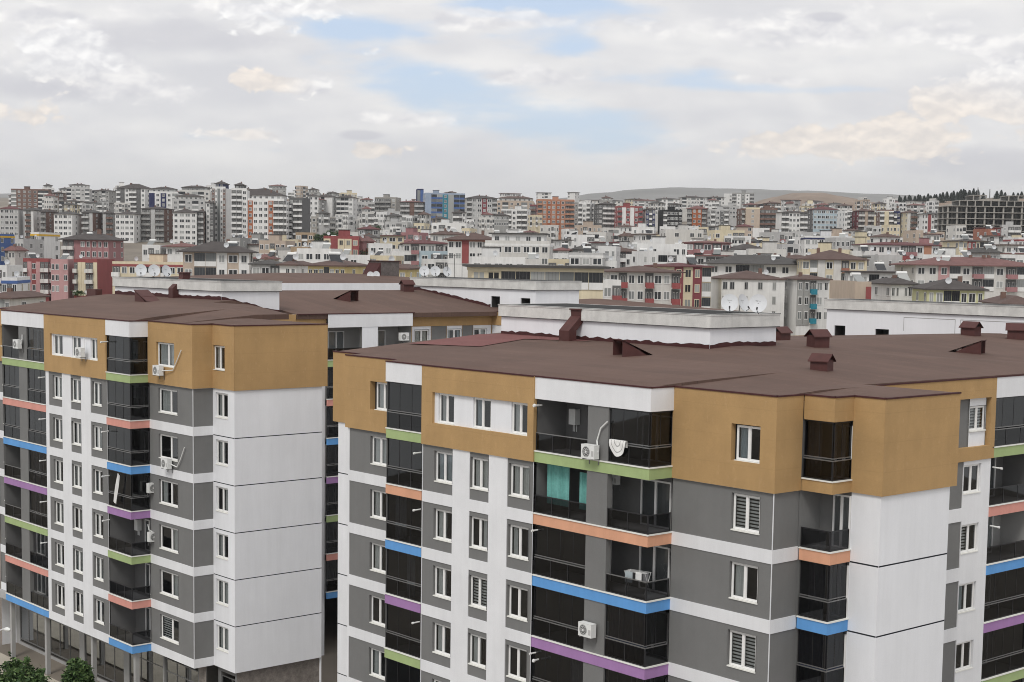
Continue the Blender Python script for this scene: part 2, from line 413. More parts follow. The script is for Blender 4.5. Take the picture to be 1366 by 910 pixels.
    if pillars:
        p = MB(); ax, u0, v0, L = runs[0]; T = tr(ax, u0, v0)
        for (a, c) in pillars:
            P = [T(a,.0,z+band),T(c,.0,z+band),T(c,.3,z+band),T(a,.3,z+band),T(a,.0,ztop),T(c,.0,ztop),T(c,.3,ztop),T(a,.3,ztop)]
            for q in ((0,1,5,4),(1,2,6,5),(2,3,7,6),(3,0,4,7)): p.face([P[k] for k in q], M_GRAY)
        p.build('pillar', bo)
    return bo
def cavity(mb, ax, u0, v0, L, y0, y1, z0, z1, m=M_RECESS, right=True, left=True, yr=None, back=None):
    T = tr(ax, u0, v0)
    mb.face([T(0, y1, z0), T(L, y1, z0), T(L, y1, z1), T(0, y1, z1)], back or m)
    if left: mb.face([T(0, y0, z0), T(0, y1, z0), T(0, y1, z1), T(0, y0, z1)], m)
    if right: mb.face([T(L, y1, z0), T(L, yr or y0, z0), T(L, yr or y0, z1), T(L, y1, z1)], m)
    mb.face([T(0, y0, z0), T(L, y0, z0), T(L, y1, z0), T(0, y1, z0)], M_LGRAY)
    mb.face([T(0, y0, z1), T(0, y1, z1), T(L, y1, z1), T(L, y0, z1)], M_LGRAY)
PIPE = None
def flue(root, ax, u0, v0, x, z, ln=.75, side=1, y=-.05):
    ln *= .5
    """short white boiler flue leaving the facade beside a balcony"""
    f = MB(); T = tr(ax, u0, v0)
    a = Vector(T(x, y+.12, z)); b = Vector(T(x+side*ln*.15, y-ln, z-.02))
    f.tube(a, b, .04, M_METW, 8); f.tube(b, b+(b-a).normalized()*.1, .06, M_METW, 8)
    f.build('flue_pipe', root)
HEAT = None
def heater(root, ax, u0, v0, x, y, z):
    """wall hung boiler with pipes on a balcony back wall"""
    T = tr(ax, u0, v0); h = MB()
    P0 = T(x, y-.32, z); P1 = T(x+.45, y, z+.75)
    h.box(min(P0[0],P1[0]), max(P0[0],P1[0]), min(P0[1],P1[1]), max(P0[1],P1[1]), z, z+.75, M_METW)
    for dx in (.1, .2, .34): h.tube(T(x+dx, y-.1, z), T(x+dx, y-.1, z-.35), .02, M_METW, 6)
    h.build('boiler', root)
def roofsheet(mb, xs, ys, zf, mat, skirt=.35, sk=None, off=0.0):
    for i in range(len(xs)-1):
        for j in range(len(ys)-1):
            P = [(xs[i], ys[j]), (xs[i+1], ys[j]), (xs[i+1], ys[j+1]), (xs[i], ys[j+1])]
            mb.face([(x, y, zf(x, y)+off) for x, y in P], mat)
    if skirt:
        sk = sk or mat
        for i in range(len(xs)-1):
            for j, flip in ((0, 0), (len(ys)-1, 1)):
                a = (xs[i], ys[j], zf(xs[i], ys[j])+off); b = (xs[i+1], ys[j], zf(xs[i+1], ys[j])+off)
                q = [(a[0],a[1],a[2]-skirt),(b[0],b[1],b[2]-skirt),b,a]; mb.face(q[::-1] if flip else q, sk)
        for j in range(len(ys)-1):
            for i, flip in ((0, 1), (len(xs)-1, 0)):
                a = (xs[i], ys[j], zf(xs[i], ys[j])+off); b = (xs[i], ys[j+1], zf(xs[i], ys[j+1])+off)
                q = [(a[0],a[1],a[2]-skirt),(b[0],b[1],b[2]-skirt),b,a]; mb.face(q[::-1] if flip else q, sk)
def lin(a, b, step):
    n = max(1, round((b-a)/step)); return [a+(b-a)*i/n for i in range(n+1)]
def trim(mb, ax, u0, v0, L, z, mat=None, y=-.035, h=.07, ext=0):
    T = tr(ax, u0, v0); P = [T(-ext,y,z),T(L+ext,y,z),T(L+ext,.12,z),T(-ext,.12,z),T(-ext,y,z+h),T(L+ext,y,z+h),T(L+ext,.12,z+h),T(-ext,.12,z+h)]
    for q in ((3,2,1,0),(4,5,6,7),(0,1,5,4),(1,2,6,5),(2,3,7,6),(3,0,4,7)): mb.face([P[k] for k in q], mat or M_FLASH)
def house_vent(root, p, s=1.0, rz=0.0, L=1.3, W=.95, H=.75):
    """little gabled roof ventilator"""
    v = MB(); L *= s; W *= s; H *= s
    v.box(-L/2, L/2, -W/2, W/2, -.3, H, M_VENT, 'b')
    o = .14*s; e = H-.06; rdg = H+.42*s
    for sg in (1, -1):
        v.face([(-L/2-o, sg*(W/2+o), e), (L/2+o, sg*(W/2+o), e), (L/2+o, 0, rdg), (-L/2-o, 0, rdg)][::sg], M_VENT)
        v.face([(-L/2-o, sg*(W/2+o), e-.05), (L/2+o, sg*(W/2+o), e-.05), (L/2+o, 0, rdg-.05), (-L/2-o, 0, rdg-.05)][::-sg], M_VENT)
        v.face([(-L/2-o, sg*(W/2+o), e-.05), (L/2+o, sg*(W/2+o), e-.05), (L/2+o, sg*(W/2+o), e), (-L/2-o, sg*(W/2+o), e)][::sg], M_VENT)
    for sx in (1, -1):
        v.face([(sx*(L/2-.12), -W/2, H), (sx*(L/2-.12), W/2, H), (sx*(L/2-.12), 0, rdg-.06)][::sx], M_BLACK)
    o = v.build('roof_vent', root, loc=Vector(p)-wloc(root)); o.rotation_euler = (0, 0, rz); return o
def wedge_vent(root, p, rz, L=2.0, W=1.25, H=.8):
    """triangular hood, open at the tall end (local -x)"""
    v = MB(); t = .05
    for sy in (-W/2, W/2-t):
        for yy, fl in ((sy, 0), (sy+t, 1)):
            q = [(-L/2, yy, -.25), (L/2, yy, -.25), (-L/2, yy, H)]; v.face(q[::-1] if fl else q, M_VENT)
        v.face([(-L/2, sy, -.25), (-L/2, sy, H), (-L/2, sy+t, H), (-L/2, sy+t, -.25)], M_VENT)
    v.face([(-L/2-.06, -W/2-.04, H+.01), (L/2, -W/2-.04, -.02), (L/2, W/2+.04, -.02), (-L/2-.06, W/2+.04, H+.01)], M_VENT)
    v.face([(-L/2-.06, -W/2-.04, H-.04), (-L/2-.06, W/2+.04, H-.04), (L/2, W/2+.04, -.07), (L/2, -W/2-.04, -.07)], M_VENT)
    v.face([(-L/2-.06, -W/2-.04, H-.04), (-L/2-.06, -W/2-.04, H+.01), (-L/2-.06, W/2+.04, H+.01), (-L/2-.06, W/2+.04, H-.04)], M_VENT)
    v.face([(L*.05, -W/2, -.25), (L*.05, -W/2, H*.45), (L*.05, W/2, H*.45), (L*.05, W/2, -.25)], M_VENT)
    o = v.build('roof_hood', root, loc=Vector(p)-wloc(root)); o.rotation_euler = (0, 0, rz); return o
def bent_duct(root, p, rz, W=.75, h0=.6, run=.9, rise=1.0):
    """square chimney that leans back against the penthouse wall"""
    v = MB(); w = W/2
    S = [(0, -.3), (0, h0), (run, h0+rise), (run, h0+rise+.35)]
    for (y0, z0), (y1, z1) in zip(S[:-1], S[1:]):
        d = .62
        A = [(-w, y0, z0), (w, y0, z0), (w, y0+d, z0), (-w, y0+d, z0)]; B = [(-w, y1, z1), (w, y1, z1), (w, y1+d, z1), (-w, y1+d, z1)]
        for i in range(4):
            j = (i+1) % 4; v.face([A[i], A[j], B[j], B[i]], M_VENT)
    v.box(-w-.08, w+.08, run-.08, run+.70, h0+rise+.35, h0+rise+.43, M_VENT)
    o = v.build('chimney', root, loc=Vector(p)-wloc(root)); o.rotation_euler = (0, 0, rz); return o
# ------------------------------------------------------------------ right-hand front block
def front_block():
    Z7 = 21.32; ZE = Z7+4.1
    rt = empty('apartment_block', (-56, 60, 0), 0, 'nearest large apartment block on the right, ochre top storey and brown roof with many vents', 'apartment building')
    lev = {k: Z7-3*(7-k) for k in range(1, 8)}
    band = {7: M_GREEN, 6: M_PEACH, 5: M_BLUE, 4: M_PURP, 3: M_GREEN, 2: M_PEACH, 1: M_BLUE}
    w = MB(); t = MB()
    ZB = lev[1]
    def bands(L, m=M_WHITE): return [(0, L, lev[k], lev[k]+.55, m, 0) for k in range(1, 8)]
    def low(ax, u0, v0, L, mat, patches, openings): wall(w, ax, u0, v0, L, 0, Z7, mat, patches, openings)
    # S0 end strip, white with dark joints
    low('A', -74.6, 51.5, 2.7, M_WHITE, [(0, 2.7, lev[k]-.03, lev[k]+.03, M_JOINT, .01) for k in range(1, 7)], [])
    wall(t, 'A', -75.05, 51.42, 3.0, Z7, ZE, M_TAN); wall(t, 'D', -72.05, 51.42, 1.2, Z7, ZE, M_TAN)
    t.face([(-75.05, 51.42, Z7), (-75.05, 51.52, Z7), (-72.05, 51.52, Z7), (-72.05, 51.42, Z7)], M_TAN)
    wall(w, 'D', -74.6, 98, 46.5, 0, Z7, M_WHITE); wall(t, 'D', -75.05, 98, 46.58, Z7, ZE, M_TAN)
    low('D', -71.9, 51.5, 1.2, M_WHITE, [], [])
    # S1 grey bay
    ops = []; pt = []
    for k in range(1, 7):
        pt.append((.15, 5.3, lev[k]+.57, lev[k]+2.98, M_GRAY, .035)); ops.append((2.15, 3.85, lev[k]+1.15, lev[k]+2.72, .16, 1.0, M_GRAY, M_ROOM))
    low('A', -71.9, 50.3, 5.3, M_WHITE, pt, ops)
    for k in range(1, 7): window(rt, 'A', -71.9, 50.3, 2.2, lev[k]+1.18, 1.6, 1.52, .13, {6: 'full', 5: 'left', 4: 'left', 3: 'dark', 2: 'left'}.get(k))
    wall(t, 'A', -72.05, 50.2, 5.45, Z7, ZE, M_TAN, [], [(2.4, 4.2, Z7+1.2, Z7+2.78, .35, 1.2, M_TAN, M_ROOM)])
    t.face([(-72.05, 50.2, Z7), (-72.05, 50.34, Z7), (-66.6, 50.34, Z7), (-66.6, 50.2, Z7)], M_TAN)
    window(rt, 'A', -72.05, 50.2, 2.72, Z7+1.24, 1.46, 1.5, .22, 'left')
    # b1 balcony bay (protrudes)
    for k in range(1, 8):
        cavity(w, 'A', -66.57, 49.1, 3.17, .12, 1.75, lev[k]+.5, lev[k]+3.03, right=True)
        balcony(rt, [('A', -66.6, 49.1, 3.15)], lev[k], band[k], True, ztop=lev[k]+3.03)
        door(rt, 'A', -66.6, 49.1, 1.0, lev[k]+.52, 1.5, 2.1, 1.70, 2, random.choice(['full', 'left', None, 'blue']))
        if k in (6, 5, 3): flue(rt, 'A', -63.4, 49.1, -.25, lev[k]+2.5, .5, -1)
        wall(w, 'D', -66.6, 50.9, 1.8, lev[k], lev[k]+3.0, M_GRAY)
    wall(t, 'A', -66.65, 49.06, 3.25, Z7+3.03, ZE, M_WHITE); wall(t, 'D', -66.65, 51, 1.95, Z7+3.0, ZE, M_WHITE)
    t.face([(-66.65, 49.06, Z7+3.03), (-66.65, 49.4, Z7+3.03), (-63.4, 49.4, Z7+3.03), (-63.4, 49.06, Z7+3.03)], M_WHITE)
    # S3 white bay with three grey window strips
    u0 = -63.4; L = 8.7; ops = []; pt = []
    wins = [(1.0, 1.5), (3.93, 1.4), (6.9, 1.5)]; gp = [(.03, 2.52), (3.88, 5.38), (6.78, 8.67)]
    for k in range(1, 7):
        for (a, b) in gp: pt.append((a, b, lev[k]+.57, lev[k]+2.98, M_GRAY, .04))
        for (a, ww) in wins: ops.append((a, a+ww, lev[k]+1.15, lev[k]+2.74, .16, 1.0, M_GRAY, M_ROOM))
    low('A', u0, 49.05, L, M_WHITE, pt, ops)
    kd = {(6,0):'blue',(6,1):'full',(6,2):'full',(5,0):'left',(5,1):'right',(5,2):'sides',(4,0):'left',(4,1):'zebra',(4,2):'dark',(3,0):'left',(3,1):'left',(3,2):'dark'}
    for k in range(1, 7):
        for i, (a, ww) in enumerate(wins): window(rt, 'A', u0, 49.05, a+.03, lev[k]+1.18, ww-.06, 1.53, .13, kd.get((k, i)))
    wall(t, 'A', u0, 48.97, L+.02, Z7, ZE, M_TAN, [], [(.9, 8.28, Z7+1.17, Z7+2.76, .30, 0, M_TAN, M_ROOM)])
    T = tr('A', u0, 48.97)
    wall(t, 'A', u0+.9, 49.13, 7.38, Z7+1.17, Z7+2.76, M_WALLB, [], [(.32, 1.62, Z7+1.2, Z7+2.73, .08, 1, M_WALLB, M_ROOM), (3.12, 4.5, Z7+1.2, Z7+2.73, .08, 1, M_WALLB, M_ROOM), (6.02, 7.3, Z7+1.2, Z7+2.73, .08, 1, M_WALLB, M_ROOM)])
    for a, ww, kk in ((.34, 1.26, 'sides'), (3.14, 1.34, 'leftb'), (6.04, 1.24, 'left')): window(rt, 'A', u0+.9, 49.13, a, Z7+1.22, ww, 1.5, .06, kk, sill=True)
    t.face([(u0, 48.97, Z7), (u0, 49.1, Z7), (u0+L+.02, 49.1, Z7), (u0+L+.02, 48.97, Z7)], M_TAN)
    wall(t, 'B', u0+L+.02, 48.97, .2, Z7, ZE, M_TAN)
    # b2 double balcony wrapping a corner
    u0 = -54.68; L = 7.56
    for k in range(1, 8):
        z = lev[k]; gl = k != 6; gs = {7: (1,), 5: (0,)}.get(k)
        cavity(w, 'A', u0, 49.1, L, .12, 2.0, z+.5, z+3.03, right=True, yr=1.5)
        navy = {4: M_NAVY}.get(k)
        balcony(rt, [('A', u0, 49.1, L), ('B', u0+L, 49.1, 1.5)], z, band[k], gl, ztop=z+3.03, pillars=((3.6, 4.95),), mull=1.0, gseg=gs)
        door(rt, 'A', u0, 49.1, 1.7, z+.52, 1.6, 2.15, 1.95, 2, {6: 'blue', 4: None}.get(k, random.choice(['left', None])))
        door(rt, 'A', u0, 49.1, 5.2, z+.52, 1.9, 2.15, 1.95, 2, {6: 'zebra', 5: None}.get(k, random.choice(['left', None, 'full'])))
        if k == 7: heater(rt, 'A', u0, 49.1, .55, 1.97, z+1.75)
        if k in (7, 5, 3): flue(rt, 'A', u0, 49.1, .2, z+2.72, .55, -1, .1)
        if k == 6:
            s = MB(); T = tr('A', u0, 49.1)
            n = 24; pr = None
            for i in range(n+1):
                x = .35+1.5*i/n; yy = .5+.05*math.sin(i*1.9)
                if pr: s.face([T(pr[0], pr[1], z+1.0), T(x, yy, z+1.0), T(x, yy, z+2.95), T(pr[0], pr[1], z+2.95)], M_TEAL)
                pr = (x, yy)
            s.build('curtain', rt)
            s = MB(); pr = None
            for i in range(19):
                x = 2.55+.95*i/18; yy = .55+.05*math.sin(i*1.9)
                if pr: s.face([T(pr[0], pr[1], z+1.0), T(x, yy, z+1.0), T(x, yy, z+2.75), T(pr[0], pr[1], z+2.75)], M_TEAL)
                pr = (x, yy)
            s.build('curtain', rt)
        if k in (4,):
            s = MB(); T = tr('A', u0, 49.1); n = 40; pr = None
            for i in range(n+1):
                x = 5.0+2.45*i/n; yy = .22+.05*math.sin(i*1.7)
                if pr: s.face([T(pr[0], pr[1], z+.6), T(x, yy, z+.6), T(x, yy, z+2.95), T(pr[0], pr[1], z+2.95)], M_NAVY)
                pr = (x, yy)
            s.build('curtain', rt)
    wall(t, 'A', u0, 49.04, L+.06, Z7+3.03, ZE, M_WHITE); wall(t, 'B', u0+L+.06, 49.04, 1.6, Z7+3.03, ZE, M_WHITE)
    t.face([(u0, 49.04, Z7+3.03), (u0, 50.7, Z7+3.03), (u0+L+.06, 50.7, Z7+3.03), (u0+L+.06, 49.04, Z7+3.03)], M_WHITE)
    # S5 grey bay and S6 return
    u0 = -47.12; L = 5.82
    def gbands(L): return [(0, L, lev[k]+.57, lev[k]+2.98, M_GRAY, .035) for k in range(1, 7)]
    low('A', u0, 50.6, L, M_WHITE, gbands(L-.0), [(3.5, 5.08, lev[k]+1.15, lev[k]+2.76, .16, 1, M_GRAY, M_ROOM) for k in range(1, 7)])
    for k in range(1, 7): window(rt, 'A', u0, 50.6, 3.53, lev[k]+1.18, 1.52, 1.55, .12, {6: 'zebra', 5: 'left', 4: 'zebra'}.get(k))
    wall(t, 'A', u0, 50.52, L+.08, Z7, ZE, M_TAN, [], [(3.45, 5.05, Z7+1.17, Z7+2.76, .28, 1, M_TAN, M_ROOM)])
    window(rt, 'A', u0, 50.52, 3.62, Z7+1.2, 1.4, 1.5, .18, 'leftb')
    t.face([(u0, 50.52, Z7), (u0, 50.66, Z7), (u0+L+.08, 50.66, Z7), (u0+L+.08, 50.52, Z7)], M_TAN)
    low('B', u0+L, 50.6, 1.75, M_WHITE, gbands(1.75), [])
    wall(t, 'B', u0+L+.08, 50.52, 1.75, Z7, ZE, M_TAN); t.face([(u0+L-.1, 50.5, Z7), (u0+L-.1, 52.3, Z7), (u0+L+.08, 52.3, Z7), (u0+L+.08, 50.52, Z7)], M_TAN)
    # S7 corner loggia
    for k in range(1, 8):
        z = lev[k]; c = M_TAN if k == 7 else band[k]
        gl = k != 6
        balcony(rt, [('A', -41.25, 52.36, 1.6), ('B', -39.65, 52.36, 1.35)], z, c, gl, ztop=z+3.03 if k < 7 else z+3.05, mull=.8)
        w.face([(-41.3, 52.4, z+.5), (-39.6, 52.4, z+.5), (-39.6, 53.75, z+.5), (-41.3, 53.75, z+.5)], M_LGRAY)
        w.face([(-41.3, 52.4, z+3.03), (-41.3, 53.75, z+3.03), (-39.7, 53.75, z+3.03), (-39.7, 52.4, z+3.03)], M_LGRAY)
        wall(w, 'A', -41.3, 53.75, 1.7, z+.5, z+3.03, M_GRAY if k < 7 else M_RECESS); wall(w, 'B', -41.3, 52.3, 1.5, z+.5, z+3.03, M_GRAY if k < 7 else M_RECESS)
        door(rt, 'A', -41.3, 53.75, .72, z+.52, .92, 2.3, -.04, 2, {6: 'left', 5: None, 4: None}.get(k, None))
        if k == 4:
            s = MB()
            for axx, uu, vv, LL in (('A', -41.2, 52.5, 1.45), ('B', -39.78, 52.5, 1.2)):
                T = tr(axx, uu, vv); pr = None
                for i in range(25):
                    x = LL*i/24; yy = .04*math.sin(i*1.8)
                    if pr: s.face([T(pr[0], pr[1], z+.6), T(x, yy, z+.6), T(x, yy, z+2.95), T(pr[0], pr[1], z+2.95)], M_NAVY)
                    pr = (x, yy)
            s.build('curtain', rt)
    wall(t, 'A', -41.22, 52.32, 1.6, Z7+3.05, ZE, M_TAN); wall(t, 'B', -39.62, 52.32, 1.4, Z7+3.05, ZE, M_TAN)
    t.face([(-41.22, 52.32, Z7+3.05), (-41.22, 53.7, Z7+3.05), (-39.62, 53.7, Z7+3.05), (-39.62, 52.32, Z7+3.05)], M_TAN)
    # S8/S9 blank white corner with joints
    jt = [(0, 9, lev[k]-.035, lev[k]+.035, M_JOINT, .012) for k in range(1, 7)]
    low('A', -39.65, 53.72, 1.5, M_WALLB, jt, []); low('B', -38.15, 53.72, 5.03, M_WALLB, jt, [])
    wall(t, 'A', -39.65, 53.63, 1.6, Z7, ZE, M_TAN); wall(t, 'B', -38.05, 53.63, 5.5, Z7, ZE, M_TAN); wall(t, 'C', -38.05, 59.13, 4.6, Z7, ZE, M_TAN)
    t.face([(-41.3, 53.63, Z7), (-41.3, 59.13, Z7), (-38.05, 59.13, Z7), (-38.05, 53.63, Z7)], M_TAN)
    low('C', -38.15, 58.75, 4.5, M_WALLB, [], [])
    # S11 recessed side, S12 balcony, S13 rest of the wing
    u = -42.6; L = 10.4
    pt = []; ops = []
    for k in range(1, 7):
        pt.append((6.2, 8.0, lev[k]+.66, lev[k]+3.0, M_GRAY, .05)); ops.append((8.02, 9.55, lev[k]+1.35, lev[k]+2.8, .14, 1, M_WHITE, M_ROOM))
    low('B', u, 58.75, L, M_WHITE, pt, ops)
    for k in range(1, 7): window(rt, 'B', u, 58.75, 8.05, lev[k]+1.38, 1.47, 1.4, .10, {6: 'dark', 5: 'zebral', 4: 'leftb', 3: 'dark'}.get(k))
    wall(t, 'B', u+.08, 58.75, L+.12, Z7, ZE, M_TAN, [], [(7.0, 10.1, Z7+.67, Z7+3.1, .30, 0, M_TAN, M_ROOM)])
    wall(t, 'B', u-.2, 58.75+7.0, 3.1, Z7+.67, Z7+3.1, M_GRAY, [(1.5, 2.95, Z7+.67, Z7+3.1, M_WALLB, -.06)], [(1.52, 2.93, Z7+1.45, Z7+2.7, .1, 1, M_WALLB, M_ROOM)])
    window(rt, 'B', u-.2, 58.75+7.0, 1.55, Z7+1.47, 1.36, 1.2, .0, 'zebra')
    t.face([(u+.08, 58.75, Z7), (u-.1, 58.75, Z7), (u-.1, 69.3, Z7), (u+.08, 69.3, Z7)], M_TAN)
    v0 = 69.15; L = 4.1
    for k in range(1, 8):
        z = lev[k]
        cavity(w, 'B', u, v0, L, .12, 1.8, z+.5, z+3.03, m=M_RECESS if k != 5 else M_LGRAY)
        balcony(rt, [('B', u, v0, L)], z, M_PINK if k == 6 else band[k], k in (7, 3, 4, 2), ztop=z+3.03)
        door(rt, 'B', u, v0, 1.6, z+.52, 1.7, 2.15, 1.75, 2, random.choice(['left', 'full', None]))
        if k in (6, 5): flue(rt, 'B', u, v0, .3, z+2.5, .6, 1)
        if k == 7: heater(rt, 'B', u, v0, .7, 1.75, z+1.8)
    wall(t, 'B', u+.05, v0+.12, L-.12, Z7+3.03, ZE, M_WHITE)
    t.face([(u+.05, v0, Z7+3.03), (u-.2, v0, Z7+3.03), (u-.2, v0+L, Z7+3.03), (u+.05, v0+L, Z7+3.03)], M_WHITE)
    v0 = 73.25; L = 24.75
    ops = []
    xs = [1.6, 5.4, 9.2, 14.0, 18.0, 21.8]
    for k in range(1, 7):
        for x in xs: ops.append((x, x+1.5, lev[k]+1.2, lev[k]+2.75, .14, 1, M_WHITE, M_ROOM))
    low('B', u, v0, L, M_WHITE, [(x-.6, x+1.5, lev[k]+.57, lev[k]+2.98, M_GRAY, .04) for k in range(1, 7) for x in xs], ops)
    for k in range(1, 7):
        for x in xs: window(rt, 'B', u, v0, x+.02, lev[k]+1.22, 1.46, 1.5, .10)
    wall(t, 'B', u+.08, v0, L, Z7, ZE, M_TAN, [], [(x, x+1.5, Z7+1.2, Z7+2.75, .2, 1, M_TAN, M_ROOM) for x in xs])
    for x in xs: window(rt, 'B', u+.08, v0, x+.02, Z7+1.22, 1.46, 1.5, .12)
    wall(w, 'C', u, 98, 32, 0, Z7, M_WHITE); wall(t, 'C', u+.08, 98.05, 32.6, Z7, ZE, M_TAN)
    wo = w.build('wall', rt); to = t.build('upper_storey', rt)
    # roof
    s = .06
    def zmain(uu, vv):
        dA = vv-50.0; dR = -42.5-uu
        return ZE-.02+s*max(0, max(min(dA, 32-dA, dR+1.4), min(dR, 32-dR, dA)))
    r = MB()
    def bay(va, vm=58.0):
        return lambda uu, vv: (ZE-.02)+(zmain(uu, vm)-(ZE-.02))*max(0, (vv-va)/(vm-va))**(.55 if va < 50 else 1) if vv < vm else zmain(uu, vv)
    def tower(uu, vv):
        e = 53.66 if uu > -39.65 else 52.35
        return ZE-.02+.05*max(0, min((vv-e)*1.0, (-38.1-uu)*1.0, (59.1-vv)*1.6+.4))
    EU = -42.56
    roofsheet(r, lin(-75.0, -72.05, 1), lin(51.47, 58, 1), bay(51.47), M_ROOF)
    roofsheet(r, lin(-72.05, -66.63, 1), lin(50.25, 58, 1), bay(50.25), M_ROOF)
    roofsheet(r, lin(-66.6, -47.11, 1), lin(49.11, 58, 1), bay(49.11), M_ROOF)
    roofsheet(r, lin(-47.11, -42.56, 1), lin(50.57, 58, 1), bay(50.57), M_ROOF)
    roofsheet(r, lin(-42.56, -41.26, .65), lin(50.57, 59.1, 1), lambda uu, vv: ZE-.02+.05*max(0, min(vv-50.55, 3.2, (59.1-vv)*1.6+.4)), M_ROOF)
    roofsheet(r, lin(-41.26, -39.66, .8), lin(52.37, 59.1, 1), tower, M_ROOF)
    roofsheet(r, lin(-39.66, -38.1, .8), lin(53.68, 59.1, .9), tower, M_ROOF)
    roofsheet(r, lin(-75.0, EU, 1.2), lin(58, 98.0, 1.2), zmain, M_ROOF)
    for a in (('A', -75.05, 51.42, 3.0), ('A', -72.05, 50.2, 5.4), ('A', -66.65, 49.06, 3.2), ('A', -63.4, 48.97, 8.7), ('A', -54.68, 49.04, 7.6), ('B', -47.06, 49.04, 1.5), ('A', -47.06, 50.52, 5.84), ('B', -41.22, 50.52, 1.8), ('A', -41.22, 52.32, 1.6), ('B', -39.62, 52.32, 1.3), ('A', -39.62, 53.63, 1.57), ('B', -38.05, 53.63, 5.5), ('B', -42.52, 59.2, 10.0), ('B', -42.55, 69.25, 4.0), ('B', -42.52, 73.3, 24.7)):
        trim(r, *a, ZE-.035)
    ro = r.build('roof', rt)
    zf = lambda x, y: (zmain(x, y) if x < EU else tower(x, y))
    # reddish newer membrane patch on the left end
    p = MB()
    q = [on_roof(*c, zf) for c in ((545, 459), (640, 446.5), (700, 445), (790, 456), (700, 453), (640, 463), (600, 461.5))]
    for tri in ((0, 1, 6), (1, 5, 6), (1, 4, 5), (1, 2, 4), (2, 3, 4)):
        p.face([(q[i].x, q[i].y, zf(q[i].x, q[i].y)+.035) for i in tri][::-1], M_ROOFR)
    p.build('roof_patch', rt)
    penthouse(rt, -74.2, -56.7, 63.6, 69.2, zf, CAMZ-2.93)
    penthouse(rt, -73.0, -54.5, 95.0, 97.8, zf, CAMZ-2.76, doors=((.75, 1.0, CAMZ-4.7), (4.45, 1.2, CAMZ-4.8)), panels=True, flash=False)
    # vents
    bent_duct(rt, Vector(on_roof(752, 455, zf)), 0, .85, .62, .95, .85)
    wedge_vent(rt, Vector(on_roof(842, 474, zf))+Vector((0, .2, 0)), R(70), 1.9, 1.25, .85)
    pz = on_roof(881, 459.5, zf); b = MB(); b.box(-.75, .75, -.35, .35, -.2, .55, M_VENT); b.build('roof_box', rt, loc=pz-wloc(rt))
    house_vent(rt, on_roof(1096, 494, zf), .70, R(12)); house_vent(rt, on_roof(1091, 463, zf), .80, R(75), H=.85)
    house_vent(rt, on_roof(1042, 454, zf), .72, R(90)); house_vent(rt, on_roof(1295, 447.5, zf), .8, R(0)); house_vent(rt, on_roof(1356, 452.5, zf), .9, R(30))
    wedge_vent(rt, on_roof(1288, 470, zf), R(200), 2.0, 1.15, .75)
    return rt, zf, lev

def penthouse(rt, u0, u1, v0, v1, zf, ztop, doors=(), panels=False, dark=True, flash=True):
    """white stair and tank house on the roof, with a projecting coping"""
    w = MB(); z0 = min(zf(u0, v0), zf(u1, v0), zf(u0, v1), zf(u1, v1))-.6
    ops = [(x, x+ww, z0, k, .1, 1.0, M_WALLB, M_ROOM) for (x, ww, k) in doors]
    wall(w, 'A', u0, v0, u1-u0, z0, ztop-.72, M_WALLB, [], ops)
    wall(w, 'B', u1, v0, v1-v0, z0, ztop-.72, M_WALLB); wall(w, 'C', u1, v1, u1-u0, z0, ztop-.72, M_WALLB); wall(w, 'D', u0, v1, v1-v0, z0, ztop-.72, M_WALLB)
    # ragged dark red flashing where the roof membrane is turned up
    random.seed(int(-u0*10))
    for ax, a, b, L in (('A', u0, v0, u1-u0), ('B', u1, v0, v1-v0)):
        if not flash: break
        T = tr(ax, a, b); n = int(L/.35); h0 = .2
        for i in range(n):
            x0, x1 = L*i/n, L*(i+1)/n; h1 = .14+random.random()*.13
            if any(x0 < d[0]+d[1] and x1 > d[0] for d in doors) and ax == 'A': h0 = h1; continue
            g0 = zf(*T(x0, 0, 0)[:2]); g1 = zf(*T(x1, 0, 0)[:2])
            w.face([T(x0, -.02, g0-.05), T(x1, -.02, g1-.05), T(x1, -.02, g1+h1), T(x0, -.02, g0+h0)], M_FLASH); h0 = h1
    if panels:
        for (a, b, hz) in ((6.9, 11.2, .42), (11.6, 17.9, .42)):
            g = max(zf(u0+a, v0), zf(u0+b, v0)); T = tr('A', u0, v0)
            for x0, x1, zz0, zz1 in ((a, b, ztop-1.12, ztop-1.08), (a, a+.04, g, ztop-1.12), (b-.04, b, g, ztop-1.12)):
                w.face([T(x0, -.012, zz0), T(x1, -.012, zz0), T(x1, -.012, zz1), T(x0, -.012, zz1)], M_LGRAY)
    wo = w.build('penthouse', rt)
    c = MB(); e = .14
    c.box(u0-e, u1+e, v0-e, v1+e, ztop-.72, ztop, M_COPE)
    c.box(u0-e-.03, u1+e+.03, v0-e-.03, v1+e+.03, ztop-.05, ztop+.03, M_COPE); c.box(u0+.22, u1-.22, v0+.22, v1-.22, ztop, ztop+.036, M_BLACK); c.box(u0-e-.034, u1+e+.034, v0-e-.034, v1+e+.034, ztop+.004, ztop+.028, M_JOINT)
    c.box(u0-e-.01, u1+e+.01, v0-e-.01, v1+e+.01, ztop-.745, ztop-.715, M_JOINT)
    c.build('coping', wo)
    return wo
